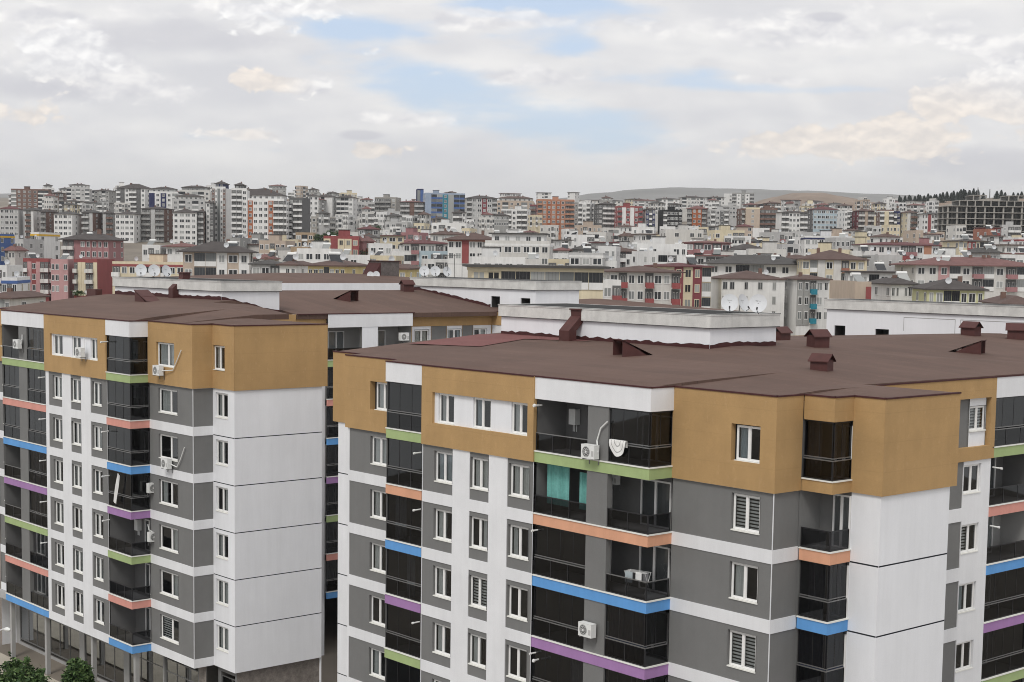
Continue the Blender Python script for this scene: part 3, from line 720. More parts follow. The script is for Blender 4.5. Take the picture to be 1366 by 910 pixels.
# ------------------------------------------------------------------ left-hand block and its ground floor
def left_block():
    Z7 = 22.5; ZE = Z7+4.05
    rt = empty('apartment_block', (-98, 56, 0), 0, 'left apartment block with street-level shopfronts, ochre top storey and plain white end wall', 'apartment building')
    lev = {k: Z7-3*(7-k) for k in range(1, 8)}; Z1 = lev[1]
    band = {7: M_GREEN, 6: M_PINK, 5: M_BLUE, 4: M_PURP, 3: M_GREEN, 2: M_PINK, 1: M_BLUE}
    w = MB(); t = MB()
    def low(ax, u0, v0, L, mat, pt, ops): wall(w, ax, u0, v0, L, Z1, Z7, mat, pt, ops)
    # far-left bay
    u0 = -116.7; L = 3.95
    low('A', u0, 48.6, L, M_WHITE, [(0, L, lev[k]+.57, lev[k]+2.98, M_GRAY, .035) for k in range(1, 7)], [(.9, 2.35, lev[k]+1.15, lev[k]+2.74, .15, 1, M_GRAY, M_ROOM) for k in range(1, 7)])
    for k in range(1, 7): window(rt, 'A', u0, 48.6, .93, lev[k]+1.18, 1.39, 1.53, .12)
    wall(t, 'A', u0-.1, 48.5, L+.1, Z7, ZE, M_TAN, [], [(1.0, 2.45, Z7+1.17, Z7+2.74, .2, 1, M_TAN, M_ROOM)])
    window(rt, 'A', u0-.1, 48.5, 1.03, Z7+1.2, 1.39, 1.5, .12, 'full')
    wall(w, 'D', u0, 64, 15.4, 0, Z7, M_WHITE); wall(t, 'D', u0-.1, 64, 15.5, Z7, ZE, M_TAN)
    # b1 double balcony
    u0 = -112.75; L = 7.5
    for k in range(1, 8):
        z = lev[k]
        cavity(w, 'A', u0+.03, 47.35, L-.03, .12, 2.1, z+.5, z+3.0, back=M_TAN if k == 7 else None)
        balcony(rt, [('A', u0, 47.35, L)], z, band[k], k >= 3, ztop=z+3.0, pillars=((2.95, 4.35),), mull=1.0, gseg=(1,) if k in (7, 4, 3) else None)
        door(rt, 'A', u0, 47.35, 1.0, z+.52, 1.5, 2.1, 2.05, 2, random.choice(['full', None, 'left'])); door(rt, 'A', u0, 47.35, 5.0, z+.52, 1.7, 2.1, 2.05, 2, random.choice(['full', None, 'left']))
        if k in (6, 5, 4, 3, 2): flue(rt, 'A', u0, 47.35, L-.25, z+2.5, .55, -1)
    wall(t, 'A', u0, 47.3, L, Z7+3.0, ZE, M_WHITE); wall(t, 'D', u0, 49, 1.7, Z7+3.0, ZE, M_WHITE); wall(w, 'D', u0, 48.6, 1.25, Z1, Z7+3.0, M_GRAY)
    t.face([(u0, 47.3, Z7+3.0), (u0, 47.6, Z7+3.0), (u0+L, 47.6, Z7+3.0), (u0+L, 47.3, Z7+3.0)], M_WHITE)
    # white bay with three window strips
    u0 = -105.25; L = 9.6; wins = [(1.15, 1.5), (4.1, 1.5), (7.35, 1.4)]; gp = [(.5, 2.67), (4.05, 5.65), (7.1, 9.57)]
    pt = []; ops = []
    for k in range(1, 7):
        for a, b in gp: pt.append((a, b, lev[k]+.57, lev[k]+2.98, M_GRAY, .04))
        for a, b in wins: ops.append((a, a+b, lev[k]+1.12, lev[k]+2.74, .16, 1, M_GRAY, M_ROOM))
    low('A', u0, 47.35, L, M_WHITE, pt, ops)
    for k in range(1, 7):
        for a, b in wins: window(rt, 'A', u0, 47.35, a+.03, lev[k]+1.15, b-.06, 1.56, .13)
    wall(t, 'A', u0, 47.26, L, Z7, ZE, M_TAN, [], [(1.0, 8.4, Z7+1.17, Z7+2.70, .28, 0, M_TAN, M_ROOM)])
    wall(t, 'A', u0+1.0, 47.40, 7.4, Z7+1.17, Z7+2.70, M_WALLB, [], [(.25, 1.75, Z7+1.2, Z7+2.67, .08, 1, M_WALLB, M_ROOM), (3.25, 4.6, Z7+1.2, Z7+2.67, .08, 1, M_WALLB, M_ROOM), (6.1, 7.3, Z7+1.2, Z7+2.67, .08, 1, M_WALLB, M_ROOM)])
    for a, ww, kk in ((.27, 1.46, 'left'), (3.27, 1.31, 'sides'), (6.12, 1.16, 'full')): window(rt, 'A', u0+1.0, 47.40, a, Z7+1.22, ww, 1.44, .06, kk)
    t.face([(u0, 47.26, Z7), (u0, 47.4, Z7), (u0+L, 47.4, Z7), (u0+L, 47.26, Z7)], M_TAN); wall(t, 'B', u0+L, 47.26, .1, Z7, ZE, M_TAN)
    # b2 corner balcony
    u0 = -95.62; L = 3.35
    for k in range(1, 8):
        z = lev[k]; gl = k in (7, 6, 5, 4)
        cavity(w, 'A', u0, 47.3, L, .12, 1.95, z+.5, z+3.0, yr=1.35)
        balcony(rt, [('A', u0, 47.3, L), ('B', u0+L, 47.3, 1.35)], z, band[k], gl, ztop=z+3.0, mull=1.0)
        door(rt, 'A', u0, 47.3, 1.6, z+.52, 1.3, 2.1, 1.9, 2, random.choice(['full', 'left', None]))
        if k in (7, 6, 3): heater(rt, 'A', u0, 47.3, .6, 1.93, z+1.75)
        if k in (7, 5, 4, 3): flue(rt, 'A', u0, 47.3, .1, z+2.55, .7, 1)
    wall(t, 'A', u0, 47.24, L+.06, Z7+3.0, ZE, M_WHITE); wall(t, 'B', u0+L+.06, 47.24, 1.5, Z7+3.0, ZE, M_WHITE)
    t.face([(u0, 47.24, Z7+3.0), (u0, 48.8, Z7+3.0), (u0+L+.06, 48.8, Z7+3.0), (u0+L+.06, 47.24, Z7+3.0)], M_WHITE)
    # grey bay, return, white corner
    u0 = -92.27; L = 5.75
    low('A', u0, 48.65, L, M_WHITE, [(0, L, lev[k]+.57, lev[k]+2.98, M_GRAY, .035) for k in range(1, 7)], [(1.25, 3.75, lev[k]+1.15, lev[k]+2.74, .16, 1, M_GRAY, M_ROOM) for k in range(1, 7)])
    for k in range(1, 7): window(rt, 'A', u0, 48.65, 1.28, lev[k]+1.18, 2.44, 1.53, .12, split=.6)
    wall(t, 'A', u0, 48.56, L+.1, Z7, ZE, M_TAN, [], [(1.15, 3.55, Z7+1.17, Z7+2.74, .25, 1, M_TAN, M_ROOM)])
    window(rt, 'A', u0, 48.56, 1.18, Z7+1.2, 2.34, 1.5, .15, 'full', split=.6)
    t.face([(u0, 48.56, Z7), (u0, 48.7, Z7), (u0+L+.1, 48.7, Z7), (u0+L+.1, 48.56, Z7)], M_TAN)
    u1 = u0+L
    low('B', u1, 48.65, 1.45, M_WHITE, [(0, 1.45, lev[k]+.57, lev[k]+2.98, M_GRAY, .035) for k in range(1, 7)], []); wall(t, 'B', u1+.1, 48.56, 1.5, Z7, ZE, M_TAN)
    jt = [(0, 9, lev[k]-.03, lev[k]+.03, M_JOINT, .012) for k in range(2, 7)]
    low('A', u1, 50.1, 2.6, M_WALLB, jt, [(.3, 1.8, lev[k]+1.15, lev[k]+2.74, .15, 1, M_WALLB, M_ROOM) for k in range(1, 7)])
    for k in range(1, 7): window(rt, 'A', u1, 50.1, .33, lev[k]+1.18, 1.44, 1.53, .10)
    wall(t, 'A', u1+.1, 50.0, 2.62, Z7, ZE, M_TAN, [], [(.05, 1.5, Z7+1.17, Z7+2.74, .2, 1, M_TAN, M_ROOM)])
    window(rt, 'A', u1+.1, 50.0, .07, Z7+1.2, 1.41, 1.5, .13, 'left')
    ue = u1+2.6
    low('B', ue, 50.1, 6.55, M_WALLB, jt, []); wall(t, 'B', ue+.1, 50.0, 7.0, Z7, ZE, M_TAN); wall(t, 'C', ue+.1, 57.0, 15, Z7, ZE, M_TAN)
    t.face([(u1, 50.0, Z7), (u1, 57.0, Z7), (ue+.1, 57.0, Z7), (ue+.1, 50.0, Z7)], M_TAN)
    wall(w, 'C', ue, 56.65, 15, 0, Z7, M_WALLB); wall(w, 'B', -98.4, 56.7, 7.3, 0, Z7, M_WALLB); wall(t, 'B', -98.3, 56.7, 7.3, Z7, ZE, M_TAN); wall(w, 'C', -98.4, 64, 18.3, 0, ZE, M_WHITE)
    # ground floor: stone end wall, shopfronts, columns
    wall(w, 'B', ue-.25, 50.4, 6.3, 0, Z1, M_STONE); wall(w, 'A', u1, 50.4, 2.35, 0, Z1, M_GRAY, [], [(.35, 2.1, .4, Z1-.35, .1, 1.5, M_GRAY, M_SHOPI)])
    wall(w, 'A', -92.3, 49.6, 5.75, 0, Z1, M_GRAY, [], [(.2, 4.6, .4, Z1-.3, .1, 1.5, M_GRAY, M_SHOPI), ])
    wall(w, 'A', u1-1.0, 49.55, .95, 0, Z1, M_STONE)
    w.face([(-116.7, 47.3, Z1), (-116.7, 51, Z1), (ue, 51, Z1), (ue, 50.1, Z1), (u1, 50.1, Z1), (u1, 48.65, Z1), (-92.27, 48.65, Z1), (-92.27, 47.3, Z1)], M_LGRAY)
    wall(w, 'A', -116.7, 49.8, 24.4, 0, Z1, M_LGRAY, [], [(.6, 5.2, .2, Z1-.8, .1, 2, M_LGRAY, M_SHOPI), (6.0, 11.2, .2, Z1-.6, .1, 2, M_LGRAY, M_SHOPI), (12.0, 18.2, .2, Z1-.6, .1, 2, M_LGRAY, M_SHOPI), (19.0, 23.9, .1, Z1-.6, .1, 2, M_LGRAY, M_SHOPI)])
    wo = w.build('wall', rt); t.build('upper_storey', rt)
    for i, (a, b, v) in enumerate(((-116.1, -111.5, 49.86), (-110.7, -105.5, 49.86), (-104.7, -98.5, 49.86), (-97.7, -92.8, 49.86), (-92.1, -87.7, 49.66), (u1+.35, u1+2.1, 50.46))):
        f = MB(); n = max(1, round((b-a)/1.5)); zt = Z1-.62
        for q in range(n+1):
            x = a+(b-a)*q/n; f.box(max(x-.035, a), min(x+.035, b), v, v+.06, .4, zt, M_FRAMEG)
        f.box(a, b, v+.002, v+.058, zt-.9, zt-.83, M_FRAMEG); f.box(a, b, v+.003, v+.057, zt-.06, zt, M_FRAMEG); f.box(a, b, v+.003, v+.057, .4, .5, M_FRAMEG)
        fo = f.build('shopfront', rt)
        g = MB(); g.face([(a, v+.03, .4), (b, v+.03, .4), (b, v+.03, zt), (a, v+.03, zt)], M_SHOP); g.build('pane', fo)
    for x in (-112.6, -106.4, -98.9, -92.6):
        c = MB(); c.box(x-.14, x+.14, 47.6, 47.9, 0, Z1, M_LGRAY); c.build('column', rt)
    # roof
    def zf(u, v):
        dA = v-47.3; dE = -83.75-u
        f = (.1*dA if dA < 11.2 else 1.12-.22*(dA-11.2))
        return ZE-.02+max(0, min(f, .1*dE+.02, 9))
    def bay(va, vm=54.5):
        return lambda u, v: (ZE-.02)+(zf(u, vm)-(ZE-.02))*max(0, (v-va)/(vm-va))**(.7 if va < 48 else 1) if v < vm else zf(u, v)
    r = MB()
    def tow(u, v): return ZE-.02+.06*max(0, min(v-(48.6 if u < u1+.1 else 50.05), ue+.05-u, (57-v)*1.3+.3))
    roofsheet(r, lin(-116.75, -112.73, 1), lin(48.56, 54.5, 1), bay(48.56), M_ROOF)
    roofsheet(r, lin(-112.73, -92.23, 1), lin(47.36, 54.5, 1), bay(47.36), M_ROOF)
    roofsheet(r, lin(-92.23, -88.4, 1), lin(48.62, 54.5, 1), bay(48.62), M_ROOF)
    roofsheet(r, lin(-88.4, u1+.08, 1), lin(48.62, 56.98, 1), tow, M_ROOF)
    roofsheet(r, lin(u1+.08, ue+.07, .8), lin(50.05, 56.98, 1), tow, M_ROOF)
    roofsheet(r, lin(-116.75, -98.35, 1.2), lin(54.5, 63.9, 1.1), zf, M_ROOF); roofsheet(r, lin(-98.35, -88.4, 1.2), lin(54.5, 56.98, .8), zf, M_ROOF)
    for a in (('A', -116.8, 48.5, 4.05), ('A', -112.75, 47.3, 7.5), ('A', -105.25, 47.26, 9.6), ('A', -95.62, 47.24, 3.41), ('B', -92.21, 47.24, 1.3), ('A', -92.2, 48.56, 5.8), ('B', u1+.1, 48.56, 1.44), ('A', u1+.1, 50.0, 2.6), ('B', ue+.1, 50.0, 7.0)): trim(r, *a, ZE-.035)
    r.build('roof', rt)
    penthouse(rt, -116.6, -99.75, 58.5, 63.45, zf, CAMZ-2.03)
    wedge_vent(rt, on_roof(197, 401.5, zf), R(0), 2.0, 1.1, .8)
    bent_duct(rt, Vector(on_roof(229, 397, zf))+Vector((0, -.1, 0)), 0, .65, .7, .9, .8)
    b = MB(); b.box(-.8, .8, -.3, .3, -.3, .36, M_VENT); b.build('roof_box', rt, loc=on_roof(126, 391.5, zf)-wloc(rt))
    return rt, zf, lev

# ------------------------------------------------------------------ block behind, seen between the two front blocks
def rear_block():
    Z7 = 22.5; ZE = Z7+4.05
    rt = empty('apartment_block', (-105, 76, 0), 0, 'rear apartment block between the front ones, brown roof below white penthouse with dark doorway', 'apartment building')
    lev = {k: Z7-3*(7-k) for k in range(1, 8)}
    w = MB(); t = MB(); u = -98.25
    band = {7: M_GREEN, 6: M_PINK, 5: M_BLUE, 4: M_PURP, 3: M_GREEN, 2: M_PINK, 1: M_BLUE}
    wall(w, 'B', u-.3, 64.1, 2.7, 0, Z7, M_WHITE); wall(t, 'B', u-.2, 64.1, 2.72, Z7, ZE, M_TAN)
    v0 = 66.8; L = 8.1
    for k in range(1, 8):
        z = lev[k]
        cavity(w, 'B', u, v0, L, .12, 1.9, z+.5, z+3.0, m=M_RECESS if k < 7 else M_LGRAY)
        balcony(rt, [('B', u, v0, L)], z, band[k], k != 7, ztop=z+3.0, pillars=((3.2, 4.7),), rail=True)
        door(rt, 'B', u, v0, 1.3, z+.52, 1.5, 2.1, 1.85, 2, None); door(rt, 'B', u, v0, 5.3, z+.52, 1.5, 2.1, 1.85, 2, 'blue')
    p = MB(); T = tr('B', u, v0); P = [T(3.2,-.02,Z7+.6),T(4.7,-.02,Z7+.6),T(4.7,-.02,Z7+3.0),T(3.2,-.02,Z7+3.0)]; p.face(P, M_WALLB); p.build('pillar_cladding', rt)
    wall(t, 'B', u+.05, v0, L, Z7+3.0, ZE, M_WHITE); t.face([(u+.05, v0, Z7+3), (u-.2, v0, Z7+3), (u-.2, v0+L, Z7+3), (u+.05, v0+L, Z7+3)], M_WHITE)
    u2 = u-.75; v1 = v0+L; L2 = 8.9
    wall(w, 'B', u2, v1, L2, 0, Z7, M_WHITE)
    ws = [(.8, 1.5), (4.2, 1.5), (7.0, 1.4)]
    wall(t, 'B', u2, v1, L2, Z7, ZE, M_TAN, [(0.55, L2, Z7+.7, Z7+2.9, M_WALLB, .06), (2.5, 4.1, Z7+.7, Z7+2.9, M_GRAY, .06), (5.75, 6.9, Z7+.7, Z7+2.9, M_GRAY, .06)], [(a, a+b, Z7+1.1, Z7+2.65, .12, 1, M_WALLB, M_ROOM) for a, b in ws])
    for a, b in ws: window(rt, 'B', u2, v1, a+.02, Z7+1.12, b-.04, 1.5, .1)
    wall(w, 'A', u2, 83.9, 3.6, 0, Z7, M_WHITE); wall(t, 'A', u2, 83.85, 3.7, Z7, ZE, M_WHITE, [(0, 4, Z7+2.9, ZE, M_TAN, -.05)], [])
    wall(w, 'B', u2+3.6, 83.9, 6, 0, Z7, M_WHITE); wall(t, 'B', u2+3.7, 83.85, 6, Z7, ZE, M_TAN)
    wall(w, 'D', -122, 90, 26, 0, ZE, M_WHITE); wall(w, 'C', u2+3.6, 90, 27, 0, ZE, M_WHITE); wall(w, 'A', -122, 64.05, 23.5, 0, ZE, M_WHITE)
    w.build('wall', rt); t.build('upper_storey', rt)
    def zf(uu, vv):
        d = u-uu; return ZE-.02+max(0, .125*d if d < 12.5 else 1.56-.16*(d-12.5))
    r = MB()
    roofsheet(r, lin(-122, u-.02, 1.2), lin(64.05, 90, 1.3), zf, M_ROOF); roofsheet(r, [u-.02, u2+3.6], lin(83.9, 90, 1.5), lambda a, b: ZE-.02, M_ROOF)
    trim(r, 'B', u+.05, 64.1, 11, ZE-.035); trim(r, 'B', u2, v1, L2, ZE-.035); trim(r, 'A', u2, 83.8, 3.7, ZE-.03)
    r.build('roof', rt)
    penthouse(rt, -111.6, -94.9, 85, 89.9, zf, CAMZ-1.88, doors=((11.05, 1.15, CAMZ-3.25), (14.85, 1.2, CAMZ-3.3)), panels=False)
    wedge_vent(rt, on_roof(460, 400, zf), R(200), 1.9, 1.15, .8)
    house_vent(rt, Vector(on_roof(517, 385.2, zf)), .75, R(80), H=.5); house_vent(rt, on_roof(543, 388.5, zf), .75, R(80), H=.9)
    return rt, zf
def hidden_block(label, u0, u1, v0, v1, ze, slope, half, axis, pent=None, upper=None):
    """plain neighbour block whose roof alone shows over the front blocks"""
    rt = empty('apartment_block', ((u0+u1)/2, (v0+v1)/2, 0), 0, label, 'apartment building')
    w = MB(); t = MB()
    for ax, a, b, L in (('A', u0, v0, u1-u0), ('B', u1, v0, v1-v0), ('C', u1, v1, u1-u0), ('D', u0, v1, v1-v0)):
        n = int(L/4)
        xs = [1.5+(L-3)*i/max(1, n-1)-.7 for i in range(n)]
        wall(w, ax, a, b, L, 0, ze-4, M_WHITE, [(x, x+1.5, ze-4-3*k+1.1, ze-4-3*k+2.7, M_GRAY, .05) for x in xs for k in range(1, 7)])
        wall(t, ax, a, b, L, ze-4, ze, upper or M_TAN)
    w.build('wall', rt); t.build('upper_storey', rt)
    def zf(uu, vv):
        d = min(uu-u0, u1-uu, vv-v0, v1-vv); return ze-.02+slope*max(0, min(d, half))
    r = MB(); roofsheet(r, lin(u0+.02, u1-.02, 1.2), lin(v0+.02, v1-.02, 1.2), zf, M_ROOF)
    r.build('roof', rt)
    if pent: penthouse(rt, *pent[:4], zf, pent[4])
    return rt, zf
# ------------------------------------------------------------------ terrain
def interp(tab, x):
    if x <= tab[0][0]: return tab[0][1]
    for (a, b), (c, d) in zip(tab[:-1], tab[1:]):
        if x <= c: return b+(d-b)*(x-a)/(c-a)
    return tab[-1][1]
HT = [(0, 0), (170, 0), (230, 2), (300, 5), (380, 8), (450, 12), (520, 16), (620, 22), (750, 30), (850, 34), (1000, 45), (1200, 57), (1500, 74), (2500, 112), (4000, 160), (6000, 232), (9000, 345), (14000, 540), (22000, 850)]
def ground(x, d):
    """x = metres right of the camera axis, d = metres ahead"""
    h = interp(HT, d)
    if d > 250:
        px = x/d*F_PX+683
        k = min(1, (d-250)/400)
        h += k*(2.2*math.sin(x*.011+d*.004)+1.6*math.sin(x*.023-d*.013))
        if d > 900:
            h += 15*math.exp(-((px-300)/170)**2)*math.exp(-((d-1350)/450)**2)       # left hill
            h += 24*math.exp(-((px-1330)/120)**2)*math.exp(-((d-1600)/350)**2)      # wooded rise on the right
            h += d*.0035*math.exp(-((px-60)/90)**2)*min(1, max(0, (d-2500)/2500))
            h -= .010*(d-2500)*min(1, max(0, (d-2500)/3000))*math.exp(-((px-600)/420)**2) if d > 2500 else 0
    return h
M_GROUND = pm('dusty_ground', (.20, .175, .145), .95, .3, .02, fine=.0)
M_PAVE = pm('concrete_pavement', (.42, .385, .32), .95, .12, .8, fine=.1)
M_ASPH = pm('asphalt', (.06, .06, .06), .9, .2, .6, fine=.15)
M_HILLG = pm('far_plateau', (.21, .208, .20), .95, .16, .004)  # grey, pale colour has some of the distance haze painted in
M_MOUND = pm('bare_earth_mound', (.23, .175, .135), .95, .25, .02)
g = MB()
ds = [-150, -60, 0, 60, 120, 170, 230, 300, 380, 450, 520, 620, 700, 800, 900, 1000, 1100, 1200, 1350, 1500, 1700, 2000, 2500, 3200, 4000, 5000, 6500, 9000]
na = 80
pts = {}
for i, d in enumerate(ds):
    for j in range(na+1):
        a = -1.0+2.0*j/na
        de = max(d, 60)
        x = de*math.tan(a)*.6 if d > 60 else (j/na-.5)*600
        p = RIGHT*x+FWD*d
        pts[i, j] = (p.x, p.y, ground(x, max(d, 0)))
for i in range(len(ds)-1):
    for j in range(na):
        g.face([pts[i, j], pts[i, j+1], pts[i+1, j+1], pts[i+1, j]], M_GROUND if ds[i] < 3200 else M_HILLG)
tag(g.build('ground'), kind='structure')
b = MB(); b.box(-150, -83, 36.0, 47.3, -.2, .14, M_PAVE, 'b'); tag(b.build('pavement'), kind='structure')
b = MB(); b.face([(-150, 27, .02), (-40, 27, .02), (-40, 36.0, .02), (-150, 36.0, .02)], M_ASPH); tag(b.build('road'), kind='structure')
b = MB(); b.box(-150, -83, 35.8, 36.0, -.2, .155, M_LGRAY, 'b'); tag(b.build('kerb'), kind='structure')

def ridge(name, pts, d, thick, mat, zb=-60):
    """rounded hill whose crest passes through the picture points, at distance d"""
    m = MB(); rows = []
    n = len(pts)
    for k in range(9):
        t = k/8.0; row = []
        for (px, py) in pts:
            c = at_d(px, py, d); x = (c-Vector((0, 0, CAMZ))).dot(RIGHT)
            dd = d+(t-.55)*thick; s = max(0, 1-((t-.55)/.55)**2)
            base = ground(x*dd/d, dd)-8
            h = base+(c.z-base)*(s**.8 if c.z > base else 1)
            q = RIGHT*x+FWD*dd; row.append((q.x, q.y, h))
        rows.append(row)
    for a, bb in zip(rows[:-1], rows[1:]):
        for i in range(n-1): m.face([a[i], a[i+1], bb[i+1], bb[i]], mat)
    return tag(m.build(name, smooth=True), kind='structure')
def crest(ctrl, n=40):
    out = []
    for i in range(n+1):
        x = ctrl[0][0]+(ctrl[-1][0]-ctrl[0][0])*i/n
        for (a, b), (c, d) in zip(ctrl[:-1], ctrl[1:]):
            if x <= c+1e-6:
                t = (x-a)/(c-a); t = t*t*(3-2*t); out.append((x, b+(d-b)*t+.25*math.sin(x*.19))); break
    return out
ridge('hill', crest([(735, 270), (790, 262), (840, 257), (882, 254.5), (960, 256.5), (1040, 259), (1110, 263), (1190, 267), (1300, 270)]), 5200, 2400, M_HILLG)
ridge('hill', crest([(1000, 274), (1030, 263.5), (1052, 259), (1075, 258.5), (1098, 262.5), (1125, 269.5), (1160, 276)]), 2600, 700, M_MOUND)
ridge('hill', crest([(1170, 278), (1200, 271), (1250, 270), (1300, 268), (1366, 268), (1440, 270)]), 1700, 420, M_MOUND)

# ------------------------------------------------------------------ town buildings
PAL = {
 'white': (.70, .70, .69), 'offw': (.58, .57, .545), 'cream': (.62, .55, .40), 'yellow': (.62, .52, .27), 'beige': (.46, .38, .31), 'grey': (.30, .30, .29), 'lgrey': (.46, .46, .455),
 'dgrey': (.13, .13, .13), 'brown': (.17, .105, .085), 'tan': (.36, .27, .18), 'red': (.27, .075, .075), 'maroon': (.20, .055, .065), 'pink': (.47, .28, .28), 'rose': (.32, .165, .17), 'orange': (.42, .215, .14), 'rust': (.33, .11, .05),
 'blue': (.07, .13, .32), 'navy': (.025, .03, .09), 'bgrey': (.30, .36, .46), 'teal': (.03, .20, .27), 'lblue': (.40, .49, .54), 'black': (.02, .02, .02), 'pyellow': (.55, .55, .33), 'green': (.02, .16, .09), 'gold': (.62, .38, .05), 'conc': (.33, .315, .29), 'brick': (.30, .13, .09)}
ROOFC = {'dark': (.07, .062, .06), 'brown': (.105, .070, .062), 'red': (.165, .085, .08), 'grey': (.075, .072, .07), 'maroon': (.12, .05, .052)}
def cm(n): return pm('wall_'+n, PAL[n], .88, .10, .12, streak=.10)
def rm(n): return pm('roof_'+n, ROOFC[n], .9, .18, .5, fine=.1)
_win = {}
def far_window(fr):
    if fr not in _win:
        m = MB(); f = cm(fr)
        m.box(-.5, .5, -.07, .0, 0, 1, f, 'kf')
        t = .085
        for q in ((-.5, -.5+t, 0, 1), (.5-t, .5, 0, 1), (-.5+t, .5-t, 0, t), (-.5+t, .5-t, 1-t, 1), (-.035, .035, t, 1-t)): m.face([(q[0], -.07, q[2]), (q[1], -.07, q[2]), (q[1], -.07, q[3]), (q[0], -.07, q[3])], f)
        for a, c in ((-.5+t, -.035), (.035, .5-t)): m.face([(a, -.06, t), (c, -.06, t), (c, -.06, 1-t), (a, -.06, 1-t)], M_FARP)
        _win[fr] = m.mesh('window')
    return _win[fr]
_bal = {}
def far_balcony(pc, dark):
    """1 m wide unit: flat plate painted dark as a shaded recess, with door, slab and parapet"""
    k = (pc, dark)
    if k not in _bal:
        m = MB(); c = cm(pc)
        m.face([(-.5, -.05, .1), (.5, -.05, .1), (.5, -.05, 2.72), (-.5, -.05, 2.72)], M_FARP if dark else cm('dgrey'))  # flat plate on the wall; its dark colour stands for recess shade
        for a in (-.28, .12): m.box(a, a+.2, -.09, -.051, .1, 2.2, cm('offw'), 'kb'); m.face([(a+.03, -.092, .2), (a+.17, -.092, .2), (a+.17, -.092, 2.1), (a+.03, -.092, 2.1)], M_FARP)
        m.box(-.5, .5, -1.25, -.051, -.12, .08, cm('white'))
        m.box(-.5, .5, -1.27, -1.15, -.121, .98, c); m.box(-.499, -.47, -1.149, -.052, .081, .979, c); m.box(.47, .499, -1.149, -.052, .081, .979, c)
        _bal[k] = m.mesh('balcony')
    return _bal[k]
_log = {}
def far_loggia(pc):
    if pc not in _log:
        m = MB(); c = cm(pc)
        m.box(-.5, .5, -.16, 0, -.02, 1.0, c, 'k'); m.face([(-.5, -.04, 1.0), (.5, -.04, 1.0), (.5, -.04, 2.75), (-.5, -.04, 2.75)], M_FARP)
        for x in (-.25, 0, .25): m.box(x-.01, x+.01, -.07, -.041, 1.0, 2.75, cm('dgrey'), 'kb')
        _log[pc] = m.mesh('loggia')
    return _log[pc]
BUILT = []
def house(name, cat, label, xl, xr, yt, yb, d, wallc, cols, yaw=0, dep=14, side='.w.w', roof='hip', rc='dark', rh=2.4, oh=.8, acc=None, bal='white', sidec=None, top=None, fr='white', group=None, attic=None, fl=3.0, zg=None, band=None, boxes=0, maxpart=96):
    """xl..xr, yt = top of the walls, yb = lowest visible row (picture points); d metres ahead. cols = one letter per bay"""
    xm = (xl+xr)/2
    c = at_d(xm, yt, d); zt = c.z
    x = (c-Vector((0, 0, CAMZ))).dot(RIGHT)
    tot = (xr-xl)/F_PX*d
    th = R(yaw); az = math.atan2(x, d)
    cc, ss = math.cos(th), abs(math.sin(th))
    # relative to the line of sight
    rel = th+az
    W = max(3.0, (tot*math.cos(az)-dep*abs(math.sin(rel)))/max(.3, math.cos(rel)))
    zb = ground(x, d)-1.5 if zg is None else zg
    if zt-zb < 4: zb = zt-6
    H = zt-zb
    o = empty(name, (c.x, c.y, zb), YA+th, label, cat, group)
    wm = cm(wallc); sm = cm(sidec or wallc)
    m = MB()
    X0, X1, Y0, Y1 = -W/2, W/2, -dep/2, dep/2
    m.face([(X0, Y0, 0), (X1, Y0, 0), (X1, Y0, H), (X0, Y0, H)], wm)
    m.face([(X1, Y0, 0), (X1, Y1, 0), (X1, Y1, H), (X1, Y0, H)], sm); m.face([(X0, Y1, 0), (X0, Y0, 0), (X0, Y0, H), (X0, Y1, H)], sm)
    m.face([(X1, Y1, 0), (X0, Y1, 0), (X0, Y1, H), (X1, Y1, H)], sm); m.face([(X0, Y0, H), (X1, Y0, H), (X1, Y1, H), (X0, Y1, H)], rm('grey'))
    if roof == 'flat':
        for q in ((X0, X1, Y0, Y0+.25), (X0, X1, Y1-.25, Y1), (X0, X0+.25, Y0+.26, Y1-.26), (X1-.25, X1, Y0+.26, Y1-.26)): m.box(*q, H+.001, H+.7, wm, 'b')
    if band:
        m.box(X0-.12, X1+.12, Y0-.12, Y1+.12, H-.55, H+.05, cm(band))
    m.build('wall', o, loc=(0, 0, 0))
    nf = max(1, int(min(H-1.0, (yb-yt)*d/F_PX+1.5)/fl))
    cnt = {'window': 0, 'balcony': 0, 'loggia': 0}
    def fill(pattern, wlen, place, rz):
        n = len(pattern); cw = wlen/n
        for r in range(nf):
            z = H-(attic and 0 or .15)-fl*(r+1)
            if z < .3: break
            for i, ch in enumerate(pattern):
                px = -wlen/2+cw*(i+.5)
                if ch in 'wWsV':
                    if cnt['window'] >= maxpart: continue
                    ww = {'w': min(1.75, cw*.68), 'W': min(2.7, cw*.84), 's': min(.9, cw*.5), 'V': min(1.5, cw*.55)}[ch]
                    inst('window', far_window(fr), o, place(px, 0 if ch != 'V' else .16, z+.85), rz, (ww, 1, 1.7)); cnt['window'] += 1
                elif ch in 'Bb':
                    if cnt['balcony'] >= maxpart: continue
                    inst('balcony', far_balcony('white' if ch == 'B' else bal, False), o, place(px, 0, z+.15), rz, (cw*.94, 1, 1)); cnt['balcony'] += 1
                elif ch in 'Ll':
                    if cnt['loggia'] >= maxpart: continue
                    inst('loggia', far_loggia('white' if ch == 'L' else bal), o, place(px, 0, z+.12), rz, (cw*.96, 1, 1)); cnt['loggia'] += 1
        for i, ch in enumerate(pattern):
            if ch in 'VvG':
                a = MB(); px = -wlen/2+cw*(i+.5); zz0 = max(.5, H-fl*nf-.5)
                a.box(-cw*.48, cw*.48, -.15, 0, zz0, H-.2, cm(acc or 'red') if ch != 'G' else M_FARP, 'k')
                ao = a.build('accent_panel', o, loc=place(px, 0, 0)); ao.rotation_euler = (0, 0, rz)
